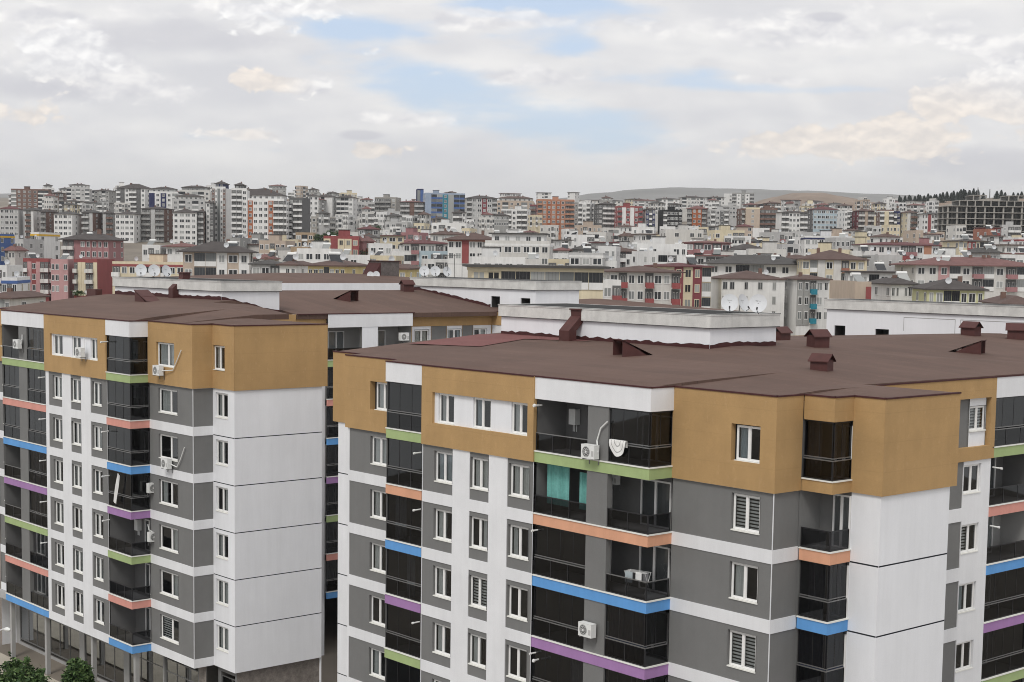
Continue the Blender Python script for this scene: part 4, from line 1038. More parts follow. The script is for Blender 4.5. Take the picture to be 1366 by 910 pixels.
    fill(cols, W, lambda px, e, z: (px, Y0-e, z), 0)
    if side:
        if rel < -.03: fill(side, dep, lambda px, e, z: (X1+e, px, z), R(90))
        elif rel > .03: fill(side, dep, lambda px, e, z: (X0-e, -px, z), R(-90))
    zt2 = H
    if attic:   # set-back attic storey
        a = MB(); i = 1.6; am = cm(attic)
        a.box(X0+i, X1-i, Y0+i, Y1-i, H+.002, H+2.6, am, 'b'); ao = a.build('attic', o, loc=(0, 0, 0)); zt2 = H+2.6
        n = max(2, int(W/3.2))
        for q in range(n): inst('window', far_window(fr), ao, (X0+i+(W-2*i)*(q+.5)/n, Y0+i, H+.8), 0, (1.3, 1, 1.3))
        p = MB(); p.box(X0, X1, Y0, Y0+.15, H, H+.9, wm, 'b'); p.build('terrace_parapet', o, loc=(0, 0, 0))
        X0 += i; X1 -= i; Y0 += i; Y1 -= i
    if roof == 'hip':
        rh *= .7 if d > 700 else .82; oh *= .75
        r = MB(); e = oh; A = [(X0-e, Y0-e), (X1+e, Y0-e), (X1+e, Y1+e), (X0-e, Y1+e)]
        wx, wy = X1-X0+2*e, Y1-Y0+2*e; k = min(wx, wy)/2
        if wx >= wy: P = [(X0-e+k, (Y0+Y1)/2), (X1+e-k+.01, (Y0+Y1)/2)]
        else: P = [((X0+X1)/2, Y0-e+k), ((X0+X1)/2, Y1+e-k+.01)]
        z0 = zt2+.05; z1 = z0+rh; mt = rm(rc)
        B = [(x_, y_, z0) for x_, y_ in A]; T2 = [(x_, y_, z1) for x_, y_ in P]
        if wx >= wy: fs = [(B[0], B[1], T2[1], T2[0]), (B[1], B[2], T2[1]), (B[2], B[3], T2[0], T2[1]), (B[3], B[0], T2[0])]
        else: fs = [(B[0], B[1], T2[0]), (B[1], B[2], T2[1], T2[0]), (B[2], B[3], T2[1]), (B[3], B[0], T2[0], T2[1])]
        for f in fs: r.face(f, mt)
        C = [(x_, y_, z0-.22) for x_, y_ in A]
        for i in range(4): r.face([C[i], C[(i+1) % 4], B[(i+1) % 4], B[i]], mt)
        r.face(C[::-1], cm('offw'))
        ro = r.build('roof', o, loc=(0, 0, 0))
        for q in range(1+int(W/14)):
            ch = MB(); xx = X0+(X1-X0)*random.uniform(.25, .75); yy = Y0+(Y1-Y0)*random.uniform(.3, .6)
            ch.box(xx-.35, xx+.35, yy-.35, yy+.35, z0+rh*.3, z1+.5, cm('brown')); ch.build('chimney', ro, loc=(0, 0, 0))
    elif roof == 'shed':
        r = MB(); e = oh; r.box(X0-e, X1+e, Y0-e, Y1+e, zt2+.003, zt2+.35, rm(rc)); r.build('roof', o, loc=(0, 0, 0))
    elif roof == 'flat':
        if boxes or W > 9:
            s = MB(); xx = X0+W*random.uniform(.3, .6); s.box(xx-1.8, xx+1.8, -2, 2, zt2+.002, zt2+2.6, wm, 'b'); s.box(xx-2, xx+2, -2.2, 2.2, zt2+2.6, zt2+2.8, rm('grey')); s.build('stair_head', o, loc=(0, 0, 0))
    BUILT.append((o, xm, yt, d, W, dep, H))
    return o
F_root, F_zf, F_lev = front_block()
L_root, L_zf, L_lev = left_block()
R_root, R_zf = rear_block()
N_root, _ = hidden_block('low brown roof of a block showing over the left front penthouse', -162, -135, 82, 116, CAMZ-2.9, .07, 12.5, 'B', upper=M_WHITE)
hidden_block('brown pyramid-roofed block peeping between two white penthouses', -124, -98, 96, 120, CAMZ-5.1, .1, 12, 'A')
AB = 'apartment building'; HS = 'house'
TOWN = [
# ---- skyline, far left hill
('tower_block', AB, 'dark brown block with black and white striped ends, leftmost on the skyline', 15, 69, 254, 280, 1150, 'brown', 'LwwwwLL', dict(roof='flat', side='', bal='black')),
('tower_block', AB, 'plain brown block touching the right end of the striped skyline block', 67, 90, 258, 280, 1200, 'brown', 'wwb', dict(bal='grey', rh=1.5)),
('tower_block', AB, 'pale block with long low dark roof on the far left crest', 89, 123, 252, 285, 1160, 'lgrey', 'LwLwL', dict(attic='white', rh=1.6)),
('tower_block', AB, 'grey block stepping down right of the long low dark roof on the crest', 121, 157, 255, 288, 1180, 'grey', 'LwwLw', dict(rh=1.8, yaw=-12)),
('tower_block', AB, 'lower pale block with white attic in front of the left crest', 79, 117, 269, 285, 1080, 'offw', 'LwwL', dict(rh=1.5)),
('tower_block', AB, 'small grey block with flat dark roof in front of the left crest', 114, 152, 271, 285, 1060, 'grey', 'LwLw', dict(rh=1.4)),
('tower_block', AB, 'tall white block under the highest hipped dark roof on the left crest', 156, 205, 252, 300, 1000, 'white', 'BvwBBvw', dict(rh=4.5, acc='dgrey', yaw=-10, bal='white')),
('tower_block', AB, 'white and navy block just right of the highest hipped roof', 199, 240, 258, 300, 980, 'white', 'vwVwL', dict(acc='navy', rh=2, attic='lgrey')),
('tower_block', AB, 'stacked grey roofs block left of the navy-topped tower, upper one', 239, 284, 256, 285, 1020, 'offw', 'LwLLw', dict(rh=2, attic='grey')),
('tower_block', AB, 'stacked grey roofs block left of the navy-topped tower, lower one', 230, 276, 268, 285, 960, 'lgrey', 'wLwLw', dict(rh=2, attic='offw')),
('tower_block', AB, 'navy-topped white tower with brown side bands and black window columns', 283, 310, 252, 326, 860, 'white', 'VwGwV', dict(acc='brown', rh=2, rc='dark', attic='navy', side='')),
('tower_block', AB, 'white balcony tower between the navy-topped tower and the rust-banded one', 309, 333, 254, 322, 840, 'white', 'BBw', dict(bal='black', rh=2, attic='dgrey', side='')),
('tower_block', AB, 'dark-roofed grey block rising behind the rust-banded white tower', 318, 378, 262, 280, 930, 'grey', 'LwLwL', dict(rh=6)),
('tower_block', AB, 'white tower with rust orange bands and a grid of small windows', 331, 388, 268, 332, 780, 'white', 'VwwwVBB', dict(acc='rust', rh=3.0, attic='white', side='BwB', yaw=-6)),
('tower_block', AB, 'dark-sided tower with white balconies right of the rust-banded tower', 386, 414, 266, 332, 790, 'dgrey', 'wBB', dict(rh=1.2, roof='flat', bal='white', side='')),
('tower_block', AB, 'narrow white block tucked right of the white balcony stack on the hill', 411, 425, 262, 290, 950, 'white', 'ww', dict(rh=1.5)),
('tower_block', AB, 'white block with a blank side and dark hipped roof, left of a matching one', 423, 451, 263, 287, 1000, 'white', 'wL..', dict(rh=2.6)),
('tower_block', AB, 'white block with black balcony strips and dark roof near the blue offices', 449, 478, 264, 287, 1000, 'white', 'LLLw', dict(rh=2.2, bal='white')),
# ---- panel estate below the left crest
('tower_block', AB, 'white panelled block at the left picture edge under a maroon roof', 0, 31, 279, 330, 850, 'lgrey', 'wWWw', dict(rh=2.2, rc='maroon', side='')),
('tower_block', AB, 'brown balcony block with white edges, second in the panelled estate', 31, 60, 281, 328, 855, 'white', '.bb.', dict(bal='brown', rh=2, rc='grey')),
('tower_block', AB, 'narrow brown block between white panelled slabs above the yellow-trimmed house', 58, 73, 283, 315, 850, 'brown', 'bb', dict(bal='grey', rh=2)),
('tower_block', AB, 'white panelled slab above the yellow-trimmed house', 72, 111, 286, 315, 845, 'white', 'wWWw', dict(rh=2.2, rc='grey')),
('tower_block', AB, 'brown balcony block above the pink house roof', 110, 138, 284, 315, 850, 'brown', 'bbv', dict(bal='lgrey', acc='lgrey', rh=2, rc='grey')),
('tower_block', AB, 'slim grey-brown block right above the pink house roof', 137, 155, 285, 318, 855, 'grey', 'vbb', dict(bal='brown', acc='lgrey', rh=2)),
('tower_block', AB, 'white panelled slab above the right end of the pink house', 154, 190, 286, 330, 845, 'white', 'wWWw', dict(rh=2.2)),
('tower_block', AB, 'brown balcony block with a pale central pier, left of the white gridded slab', 189, 232, 279, 328, 855, 'brown', 'bbvbb', dict(bal='grey', acc='lgrey', rh=2)),
('tower_block', AB, 'white slab with a grid of paired windows under a pointed dark roof', 231, 265, 284, 326, 840, 'white', 'wWWw', dict(rh=3.2)),
('tower_block', AB, 'brown balcony stack right of the gridded white slab', 264, 276, 283, 326, 845, 'brown', 'bb', dict(bal='lgrey', rh=1.5)),
('tower_block', AB, 'slim black and white tower with one column of round-looking windows', 275, 287, 271, 326, 850, 'dgrey', 'Vw', dict(acc='white', rh=1.5, side='')),
# ---- small blocks on the slope right of the towers
('terrace_block', AB, 'weathered grey block on the green slope, lowest of the hillside cluster', 415, 447, 291, 312, 900, 'conc', 'wbwb', dict(bal='grey', roof='flat')),
('terrace_block', AB, 'grey balcony block on the green slope, middle of the hillside cluster', 445, 472, 290, 308, 930, 'grey', 'bwbw', dict(bal='lgrey', roof='flat')),
('terrace_block', AB, 'small pale block on the green slope, right of the hillside cluster', 470, 492, 294, 308, 900, 'offw', 'wbw', dict(bal='grey', roof='flat')),
('tower_block', AB, 'white block with windows stepping up beside the olive grey block', 477, 502, 272, 300, 1050, 'lgrey', 'wwLw', dict(roof='flat')),
('tower_block', AB, 'olive grey balcony block left of the brown one with a red roof', 500, 535, 265, 292, 1050, 'conc', 'bbbw', dict(bal='grey', roof='flat')),
('tower_block', AB, 'white block with square windows below the olive grey balconies', 502, 522, 285, 310, 880, 'white', 'www', dict(roof='flat')),
('tower_block', AB, 'grey-brown balcony block with a red roof left of the blue offices', 534, 565, 270, 296, 1000, 'conc', 'bbvbb', dict(bal='lgrey', acc='brown', rc='red', rh=1.6)),
('tower_block', AB, 'grey block with dark balconies in front of the grey-brown red-roofed block', 512, 534, 284, 300, 900, 'lgrey', 'wbw', dict(bal='dgrey', roof='flat')),
('office_tower', 'office building', 'blue and grey office tower with a teal glass stair column', 564, 620, 260, 298, 1000, 'bgrey', '.llVGll', dict(bal='blue', acc='teal', roof='flat', boxes=1, side='wwww', yaw=8, sidec='bgrey', dep=22)),
('office_tower', 'office building', 'slim dark blue twin shaft left of the blue offices', 555, 565, 254, 296, 1030, 'navy', 'Gv', dict(acc='blue', roof='flat', side='')),
('tower_block', AB, 'grey block with a dark red vertical stripe right of the blue offices', 620, 663, 265, 303, 950, 'lgrey', 'bwWVWb', dict(bal='lgrey', acc='maroon', rh=2.5)),
('tower_block', AB, 'beige grey block behind the white gridded balconies', 662, 714, 270, 285, 1060, 'beige', 'wLwwLw', dict(rh=2, rc='brown', attic='offw')),
('tower_block', AB, 'white block with rows of gridded balconies left of the orange block', 669, 708, 281, 316, 900, 'white', 'BBwBB', dict(roof='flat')),
('tower_block', AB, 'dark brown slab squeezed against the left of the orange block', 707, 717, 275, 314, 960, 'maroon', 'bb', dict(bal='brown', roof='flat')),
('tower_block', AB, 'broad terracotta orange apartment block on the skyline', 715, 766, 268, 313, 1000, 'orange', 'bwVwVwbb', dict(acc='rust', bal='orange', roof='flat', boxes=1, side='www', band='orange')),
('tower_block', AB, 'grey side-on slab right of the terracotta orange block', 764, 774, 272, 300, 1030, 'grey', 'ww', dict(roof='flat')),
('tower_block', AB, 'white block with rounded balcony stacks right of the orange block', 772, 794, 272, 304, 960, 'white', 'BwB', dict(roof='flat', side='wBw', yaw=-15)),
('tower_block', AB, 'black and white striped balcony block left of the dark red one', 793, 821, 273, 304, 950, 'dgrey', 'wBBb', dict(bal='white', rh=2.0)),
('tower_block', AB, 'dark red block with white vertical stripes on the skyline', 820, 857, 277, 305, 930, 'red', 'bvwvwb', dict(bal='red', acc='white', roof='flat', boxes=1)),
('tower_block', AB, 'white block with navy vertical glass right of the dark red one', 857, 874, 280, 304, 930, 'white', 'VBV', dict(acc='navy', rh=1.5)),
('tower_block', AB, 'black block with rows of large white-framed windows', 878, 910, 282, 306, 930, 'black', 'BWWWw', dict(roof='flat', side='')),
('tower_block', AB, 'brown and orange block with bright square windows and red roof top', 917, 944, 279, 306, 930, 'brown', 'bVVb', dict(acc='rust', bal='grey', rc='red', rh=3)),
('tower_block', AB, 'white and grey balcony block right of the brown and orange block', 943, 973, 281, 308, 930, 'lgrey', 'wBwVB', dict(acc='dgrey', roof='flat')),
('tower_block', AB, 'brown balcony block with pale pier at the left of a cream one', 983, 997, 280, 310, 930, 'brown', 'bw', dict(bal='lgrey', roof='flat')),
('tower_block', AB, 'cream block with two tall pale piers', 995, 1014, 279, 310, 925, 'cream', 'vVv', dict(acc='beige', roof='flat')),
('tower_block', AB, 'dark brown balcony block right of the cream piers', 1012, 1037, 280, 310, 925, 'brown', 'bbb', dict(bal='brown', roof='flat')),
('tower_block', AB, 'white block with a gridded front between two balcony wings', 1035, 1077, 284, 312, 900, 'white', 'BBwwwBB', dict(rh=1.8, side='')),
('tower_block', AB, 'pale blue glazed block with grey wings and maroon roof', 1077, 1117, 280, 308, 920, 'lblue', 'wWWWWw', dict(rc='maroon', rh=3, sidec='dgrey')),
('tower_block', AB, 'black and white block right of the pale blue one', 1118, 1137, 283, 308, 900, 'white', 'wBV', dict(acc='black', roof='flat')),
('tower_block', AB, 'maroon and cream balcony block with tall beige pier', 1136, 1166, 282, 308, 900, 'maroon', 'bbvbb', dict(bal='offw', acc='beige', rh=2, rc='brown')),
('tower_block', AB, 'brown block with white balconies and cream central stripe', 1169, 1192, 282, 312, 880, 'brown', 'BvB', dict(acc='cream', roof='flat', band='white')),
('tower_block', AB, 'slim navy and white block left of the cream and brown pair', 1190, 1201, 284, 312, 880, 'navy', 'Bw', dict(roof='flat')),
('tower_block', AB, 'cream block with brown balconies near the red-striped white one', 1200, 1223, 284, 312, 870, 'cream', 'vbb', dict(bal='brown', acc='offw', rh=1.5, rc='brown')),
('tower_block', AB, 'white block with one red vertical stripe and grey balconies', 1221, 1259, 286, 316, 860, 'white', 'wvwbbw', dict(acc='red', bal='lgrey', rh=1.5, rc='grey')),
# ---- farther skyline peeking over
('tower_block', AB, 'far pale slab beside the tall grey tower under the plateau', 966, 978, 260, 282, 1300, 'white', '.w', dict(roof='flat', side='')),
('tower_block', AB, 'tall grey tower rising highest below the long plateau', 977, 1006, 259, 282, 1290, 'grey', 'bVwVb', dict(acc='white', bal='lgrey', roof='flat')),
('tower_block', AB, 'far white block left of the tall grey tower, with dark roof', 938, 968, 264, 280, 1300, 'white', 'LwLw', dict(rh=1.5)),
('tower_block', AB, 'far white block above the brown and orange block', 905, 940, 264, 280, 1330, 'offw', 'LwLwL', dict(rh=2)),
('tower_block', AB, 'far white block above the black block', 875, 906, 266, 282, 1300, 'white', 'LwLw', dict(rh=1.5)),
('tower_block', AB, 'far pale block above the dark red striped block', 845, 876, 268, 280, 1320, 'lgrey', 'wLwL', dict(rh=1.5, rc='red')),
('tower_block', AB, 'far pale row between the orange block and the plateau foot', 774, 830, 268, 275, 1350, 'offw', 'wLwLwLw', dict(rh=1.2)),
# ---- lower slope, left
('terrace_block', AB, 'white and black block with a golden yellow cornice', 43, 78, 313, 348, 520, 'white', 'LLVw', dict(acc='offw', bal='black', roof='flat', band='gold', yaw=-12, side='w.w')),
('terrace_block', AB, 'blue and white strip of a block at the left edge with yellow top', -8, 9, 315, 352, 520, 'blue', 'vw', dict(acc='white', roof='flat', band='gold')),
('house', HS, 'low house with a red roof below the panelled estate', 8, 34, 334, 352, 470, 'offw', 'bww', dict(bal='grey', rc='red', rh=1.6)),
('house', HS, 'plain pale block right of the low red-roofed house', 32, 46, 322, 350, 500, 'lgrey', 'wsw', dict(roof='flat')),
('house', HS, 'rose pink house with three white-framed windows and wide dark roof', 84, 165, 320, 347, 480, 'rose', 'bb.wVwVw', dict(acc='rose', bal='offw', rc='dark', rh=3.2, yaw=-4, oh=1.4)),
('terrace_block', AB, 'crimson block with pale ribs and white balconies, leftmost part of the red and pink row', 31, 70, 348, 395, 440, 'red', 'BvWvbB', dict(acc='pink', bal='offw', roof='flat', yaw=10, side='bvb', dep=9)),
('terrace_block', AB, 'pink rendered block with two columns of windows in the red and pink row', 68, 101, 349, 398, 438, 'pink', 'wW.W', dict(roof='flat', side='')),
('terrace_block', AB, 'crimson and cream block with boxed balconies in the red and pink row', 99, 153, 349, 390, 440, 'red', 'bvvbbv', dict(acc='cream', bal='offw', roof='flat', side='')),
('terrace_block', AB, 'low cream terrace house with a red cornice behind the three large dishes', 151, 276, 353, 372, 400, 'cream', 'BwwLLvLwWw', dict(acc='beige', bal='beige', roof='flat', band='red', yaw=-3)),
('house', HS, 'white box house at the left edge below the crimson block', -4, 25, 358, 455, 340, 'white', 'sBs', dict(roof='flat')),
('house', HS, 'white house with blue trim left of the crimson block', 7, 36, 374, 450, 320, 'white', 'WBW', dict(roof='flat', band='blue')),
('house', HS, 'low house under a brown roof at the lower left edge', -6, 56, 396, 470, 240, 'offw', 'WWLW', dict(rc='brown', rh=1.0)),
('house', HS, 'white cabin with a row of dishes in front of the brown estate blocks', 190, 224, 330, 348, 450, 'white', 'wBw', dict(roof='flat')),
('house', HS, 'low white house under a flat red roof left of the big grey hipped roof', 222, 270, 329, 345, 450, 'white', 'wwww', dict(rc='red', rh=1.2, oh=1.5)),
('house', HS, 'beige and white house under the big dark grey hipped roof', 245, 338, 336, 374, 330, 'beige', 'wLLVWV', dict(acc='white', bal='lgrey', rc='dark', rh=2.6, oh=1.6, yaw=6, sidec='offw', side='wLw', dep=11)),
('house', HS, 'grey flat block behind the big dark hipped roof', 300, 334, 320, 335, 560, 'grey', 'ww.w', dict(roof='flat')),
('house', HS, 'beige flat-roofed house below the rust-banded tower', 346, 394, 324, 344, 520, 'beige', 'wwbww', dict(bal='cream', roof='flat', boxes=1)),
('house', HS, 'sand-brown house with a chimney stack below the dark-sided tower', 388, 430, 333, 352, 430, 'tan', '.ww.v', dict(acc='beige', roof='flat')),
('terrace_block', AB, 'red and cream block with stepped fronts below the green slope', 432, 480, 318, 348, 500, 'red', 'V.VVw', dict(acc='cream', fr='cream', roof='flat', boxes=1, dep=10)),
('house', HS, 'maroon-walled house right of the red and cream block', 478, 494, 322, 345, 510, 'rose', 'w.', dict(rc='red', rh=2.0)),
('house', HS, 'grey house under a brown-red roof above the maroon-walled one', 478, 507, 306, 322, 620, 'grey', 'wbw', dict(bal='brown', rc='maroon', rh=1.6)),
('house', HS, 'white house with square windows right of the maroon-walled one', 491, 523, 328, 346, 480, 'white', 'www', dict(roof='flat')),
('house', HS, 'long cream house under a low brown roof behind the rear roof', 412, 490, 354, 368, 262, 'yellow', 'wWWLWww', dict(rc='brown', rh=1.0, oh=.9)),
('house', HS, 'white house with brown roof left of the long cream house', 378, 413, 353, 368, 290, 'white', '.ww', dict(rc='brown', rh=.8)),
('house', HS, 'grey house with rounded balconies left of the small white brown-roofed house', 336, 381, 352, 374, 300, 'lgrey', 'WWb', dict(bal='lgrey', rc='grey', rh=.9)),
('house', HS, 'cream house with a low roof right of the gravel-faced roof shed', 520, 556, 358, 372, 250, 'yellow', 'WwW', dict(rc='brown', rh=.8)),
# ---- lower slope, middle
('terrace_block', AB, 'pale grey four-storey block left of the cream one, above the maroon-roofed house', 514, 549, 298, 318, 800, 'lgrey', 'wwbw', dict(bal='grey', roof='flat')),
('terrace_block', AB, 'cream four-storey block below the blue offices', 552, 574, 300, 318, 790, 'cream', 'www', dict(roof='flat')),
('terrace_block', AB, 'irregular white block in front of the blue offices', 576, 627, 300, 316, 750, 'white', 'wbw.w', dict(bal='lgrey', roof='flat', boxes=1)),
('house', HS, 'pale house with maroon roof and arched-looking lower windows', 536, 602, 325, 352, 450, 'offw', 'wbwWbw', dict(bal='rose', rc='maroon', rh=1.2, yaw=5)),
('house', HS, 'white house under a broad brown-red hipped roof with a glazed top floor', 598, 666, 320, 348, 430, 'white', 'wWvWwL', dict(acc='red', rc='brown', rh=2.4, oh=1.7, band='brick')),
('house', HS, 'small brown hipped-roof house behind the broad brown-red one', 574, 622, 313, 322, 520, 'offw', 'wwww', dict(rc='brown', rh=1.8)),
('house', HS, 'cream-white house with a wide flat white eave, in the centre', 648, 738, 326, 350, 420, 'offw', 'WwWWwWw', dict(roof='shed', rc='grey', attic='white', band='white')),
('terrace_block', AB, 'long low building with glazed black gallery and cream roof line', 622, 802, 357, 374, 232, 'cream', 'WWLLLLLLL', dict(bal='white', roof='shed', rc='grey', band='cream', fr='cream', side='')),
('house', HS, 'white terraced house behind the glazed gallery, with rooftop panels', 625, 700, 347, 356, 330, 'white', 'wwWww', dict(roof='flat')),
('house', HS, 'white cube house left of the red roof cluster', 798, 828, 332, 352, 450, 'white', '.ws', dict(roof='flat')),
('house', HS, 'grey and white house with dark door bays right of the glazed gallery', 760, 812, 341, 358, 390, 'lgrey', 'WwW', dict(roof='flat', band='white')),
('terrace_block', AB, 'white block with red balcony edges behind the middle penthouse', 768, 828, 378, 408, 280, 'white', 'bLWb', dict(bal='red', roof='flat', dep=10)),
('terrace_block', AB, 'white block with brown roof and red-edged balconies, next to maroon pilasters', 800, 906, 362, 412, 300, 'offw', 'WbwwbWwb', dict(bal='red', rc='brown', rh=1.3, oh=1.2, yaw=4)),
('terrace_block', AB, 'cream block with maroon pilasters left of the large white end wall', 862, 948, 355, 412, 322, 'cream', 'WwWVwVL', dict(acc='maroon', bal='lgrey', rc='maroon', rh=.8, fr='cream', side='')),
('terrace_block', AB, 'large white block with a brown roof and scattered small windows behind the dishes', 946, 1046, 371.5, 420, 331, 'white', 'ww.s.w.s.', dict(rc='brown', rh=2.0, oh=.5, side='', fr='lgrey', yaw=3)),
('terrace_block', AB, 'grey-clad stair bay with teal balconies at the end of the large white block', 1044, 1106, 372, 420, 327, 'white', 'VVbWs', dict(yaw=2, acc='grey', bal='teal', rc='brown', rh=1.0, side='w.')),
('house', HS, 'white house under the very wide grey hipped roof behind the green awning', 945, 1075, 352, 372, 385, 'white', 'wwLLWww', dict(rc='grey', rh=2.6, oh=2.0)),
('house', HS, 'long white flat-roofed block left of the pink-red house', 850, 916, 329, 350, 430, 'white', 's.s..Ws', dict(roof='flat')),
('house', HS, 'pink-red long house with brick-red roof edge', 912, 974, 324, 346, 480, 'rose', 'WbWbW', dict(bal='rose', rc='red', rh=.8)),
('house', HS, 'cream flat-roofed house below the black block', 880, 938, 309, 322, 620, 'offw', '.w.ww', dict(roof='flat', boxes=1)),
('house', HS, 'cream flat-roofed house below the grey balcony block', 944, 993, 310, 326, 600, 'cream', 'w.wbb', dict(bal='grey', roof='flat', boxes=1)),
('house', HS, 'low white house under a pointed dark roof behind the wide grey one', 968, 1021, 333, 345, 470, 'white', 'wwBw', dict(rc='dark', rh=2, oh=1.2)),
# ---- lower slope, right
('house', HS, 'cream house with a broad brown hipped roof and red balcony edges', 1062, 1153, 346, 378, 370, 'cream', 'WLvWvbww', dict(acc='offw', bal='brick', rc='brown', rh=2.6, oh=1.2, yaw=-5)),
('house', HS, 'pale grey flat house right of the broad brown hipped roof', 1150, 1203, 344, 362, 400, 'lgrey', 's.s.s', dict(roof='flat')),
('house', HS, 'white house with flat black roof below the pale grey flat house', 1126, 1200, 364, 382, 320, 'white', 'WwLwW', dict(roof='shed', rc='dark')),
('house', HS, 'small white house with little windows left of the pale yellow house', 1158, 1222, 378, 402, 290, 'white', 'ws.wWb', dict(bal='lgrey', rc='dark', rh=1.2)),
('house', HS, 'unfinished sand-brown wall house with a red corner', 1108, 1160, 380, 402, 285, 'beige', '..v', dict(acc='red', roof='flat', side='')),
('house', HS, 'white long house with maroon roof and an orange ground floor', 1138, 1252, 327, 348, 450, 'white', 'wwwwbbwvw', dict(acc='orange', bal='rose', rc='maroon', rh=1.0)),
('house', HS, 'white house with a blue sign band below the pale blue block', 1068, 1136, 318, 340, 550, 'white', 'wWwWw.w', dict(roof='flat', band='navy')),
('house', HS, 'grey-white flat house right of the blue sign band house', 1100, 1140, 320, 340, 530, 'lgrey', 'wswb', dict(bal='lgrey', roof='flat')),
('terrace_block', AB, 'long white and pink terrace under the long brick-red roof', 1192, 1384, 354, 388, 380, 'offw', 'wwVLwbLwbLw', dict(acc='pink', bal='rose', rc='red', rh=2.4, oh=1.6, dep=18, yaw=2)),
('house', HS, 'pale yellow house with a dark grey hipped roof and dormer', 1216, 1312, 385, 405, 272, 'pyellow', 'sWLLwWs', dict(acc='grey', bal='white', rc='dark', rh=2.0, oh=.9, yaw=-4)),
('house', HS, 'red and cream stepped house above the long brick-red roof', 1257, 1318, 322, 338, 520, 'cream', 'LwVVwLL', dict(acc='red', bal='black', rc='dark', rh=.8)),
('house', HS, 'brick-red walled block below the concrete frame', 1298, 1327, 308, 322, 640, 'brick', '....', dict(roof='flat')),
('house', HS, 'flat pink-beige wall block left of the red and cream stepped house', 1206, 1230, 310, 328, 620, 'beige', '.s.', dict(roof='flat')),
('house', HS, 'white flat house with a red cornice at the right edge', 1338, 1378, 320, 338, 540, 'white', 'wWww', dict(roof='flat', band='red')),
('house', HS, 'low pale house with brown roof at the lower right edge', 1310, 1384, 404, 416, 240, 'offw', 'Ww.', dict(rc='brown', rh=1.4)),
]
for row in TOWN:
    (nm, ct, lb, xl, xr, yt, yb, d, wc, cols, kw) = row
    kw = dict(kw); kw.setdefault('yaw', random.choice([-9, -5, 4, 7])); house(nm, ct, lb, xl, xr, yt, yb, d, wc, cols, **kw)

# unfinished concrete frame on the right
def frame_building():
    d = 800; xl, xr = 1259, 1392; yt = 276
    c = at_d((xl+xr)/2, yt, d); x = (c-Vector((0, 0, CAMZ))).dot(RIGHT); zb = ground(x, d)-2
    o = empty('concrete_frame_building', (c.x, c.y, zb), YA, 'unfinished grey concrete frame with open floors on the right skyline', 'building site')
    W = (xr-xl)/F_PX*d; H = c.z-zb; dep = 18; mc = cm('conc'); nf = int(H/3.1); nb = 11
    for f in range(nf+1):
        s = MB(); z = H-3.1*f
        if z < 1: break
        s.box(-W/2-.6, W/2+.6, -dep/2-.6, dep/2, z-.35, z, mc); s.build('floor_slab', o, loc=(0, 0, 0))
    for i in range(nb+1):
        for yy in (-dep/2, 0, dep/2-1):
            s = MB(); xx = -W/2+W*i/nb; s.box(xx-.4, xx+.4, yy, yy+.6, 0, H+.001, mc); s.build('column', o, loc=(0, 0, 0))
    for i in range(nb):
        if i % 3 == 1:
            s = MB(); xx = -W/2+W*(i+.5)/nb; s.box(xx-1.6, xx+1.6, 1.5, 1.8, 0, H, cm('grey')); s.build('partition_wall', o, loc=(0, 0, 0))
    s = MB(); s.box(-W/2, W/2, dep/2-.3, dep/2-.1, 0, H, cm('grey')); s.build('rear_wall', o, loc=(0, 0, 0))
    for a, b, hh in ((-W/2+6, W/2-1, 2.9), (-W/2+13, -W/2+20, 5.6), (-1+W*.12, 9+W*.12, 5.6)):
        s = MB(); y0 = -dep/2+2
        s.box(a, b, y0, dep/2-2, hh-.3, hh, mc)
        n = max(2, int((b-a)/4))
        for q in range(n+1): xx = a+(b-a-.5)*q/n; s.box(xx, xx+.5, y0+.02, y0+.5, hh-2.8, hh-.301, mc)
        s.box(a+.1, b-.1, dep/2-2.4, dep/2-2.2, hh-2.8, hh-.302, cm('grey'))
        for k in range(len(s.v)): s.v[k] = (s.v[k][0], s.v[k][1], s.v[k][2]+H)
        s.build('roof_frame', o, loc=(0, 0, 0))
frame_building()

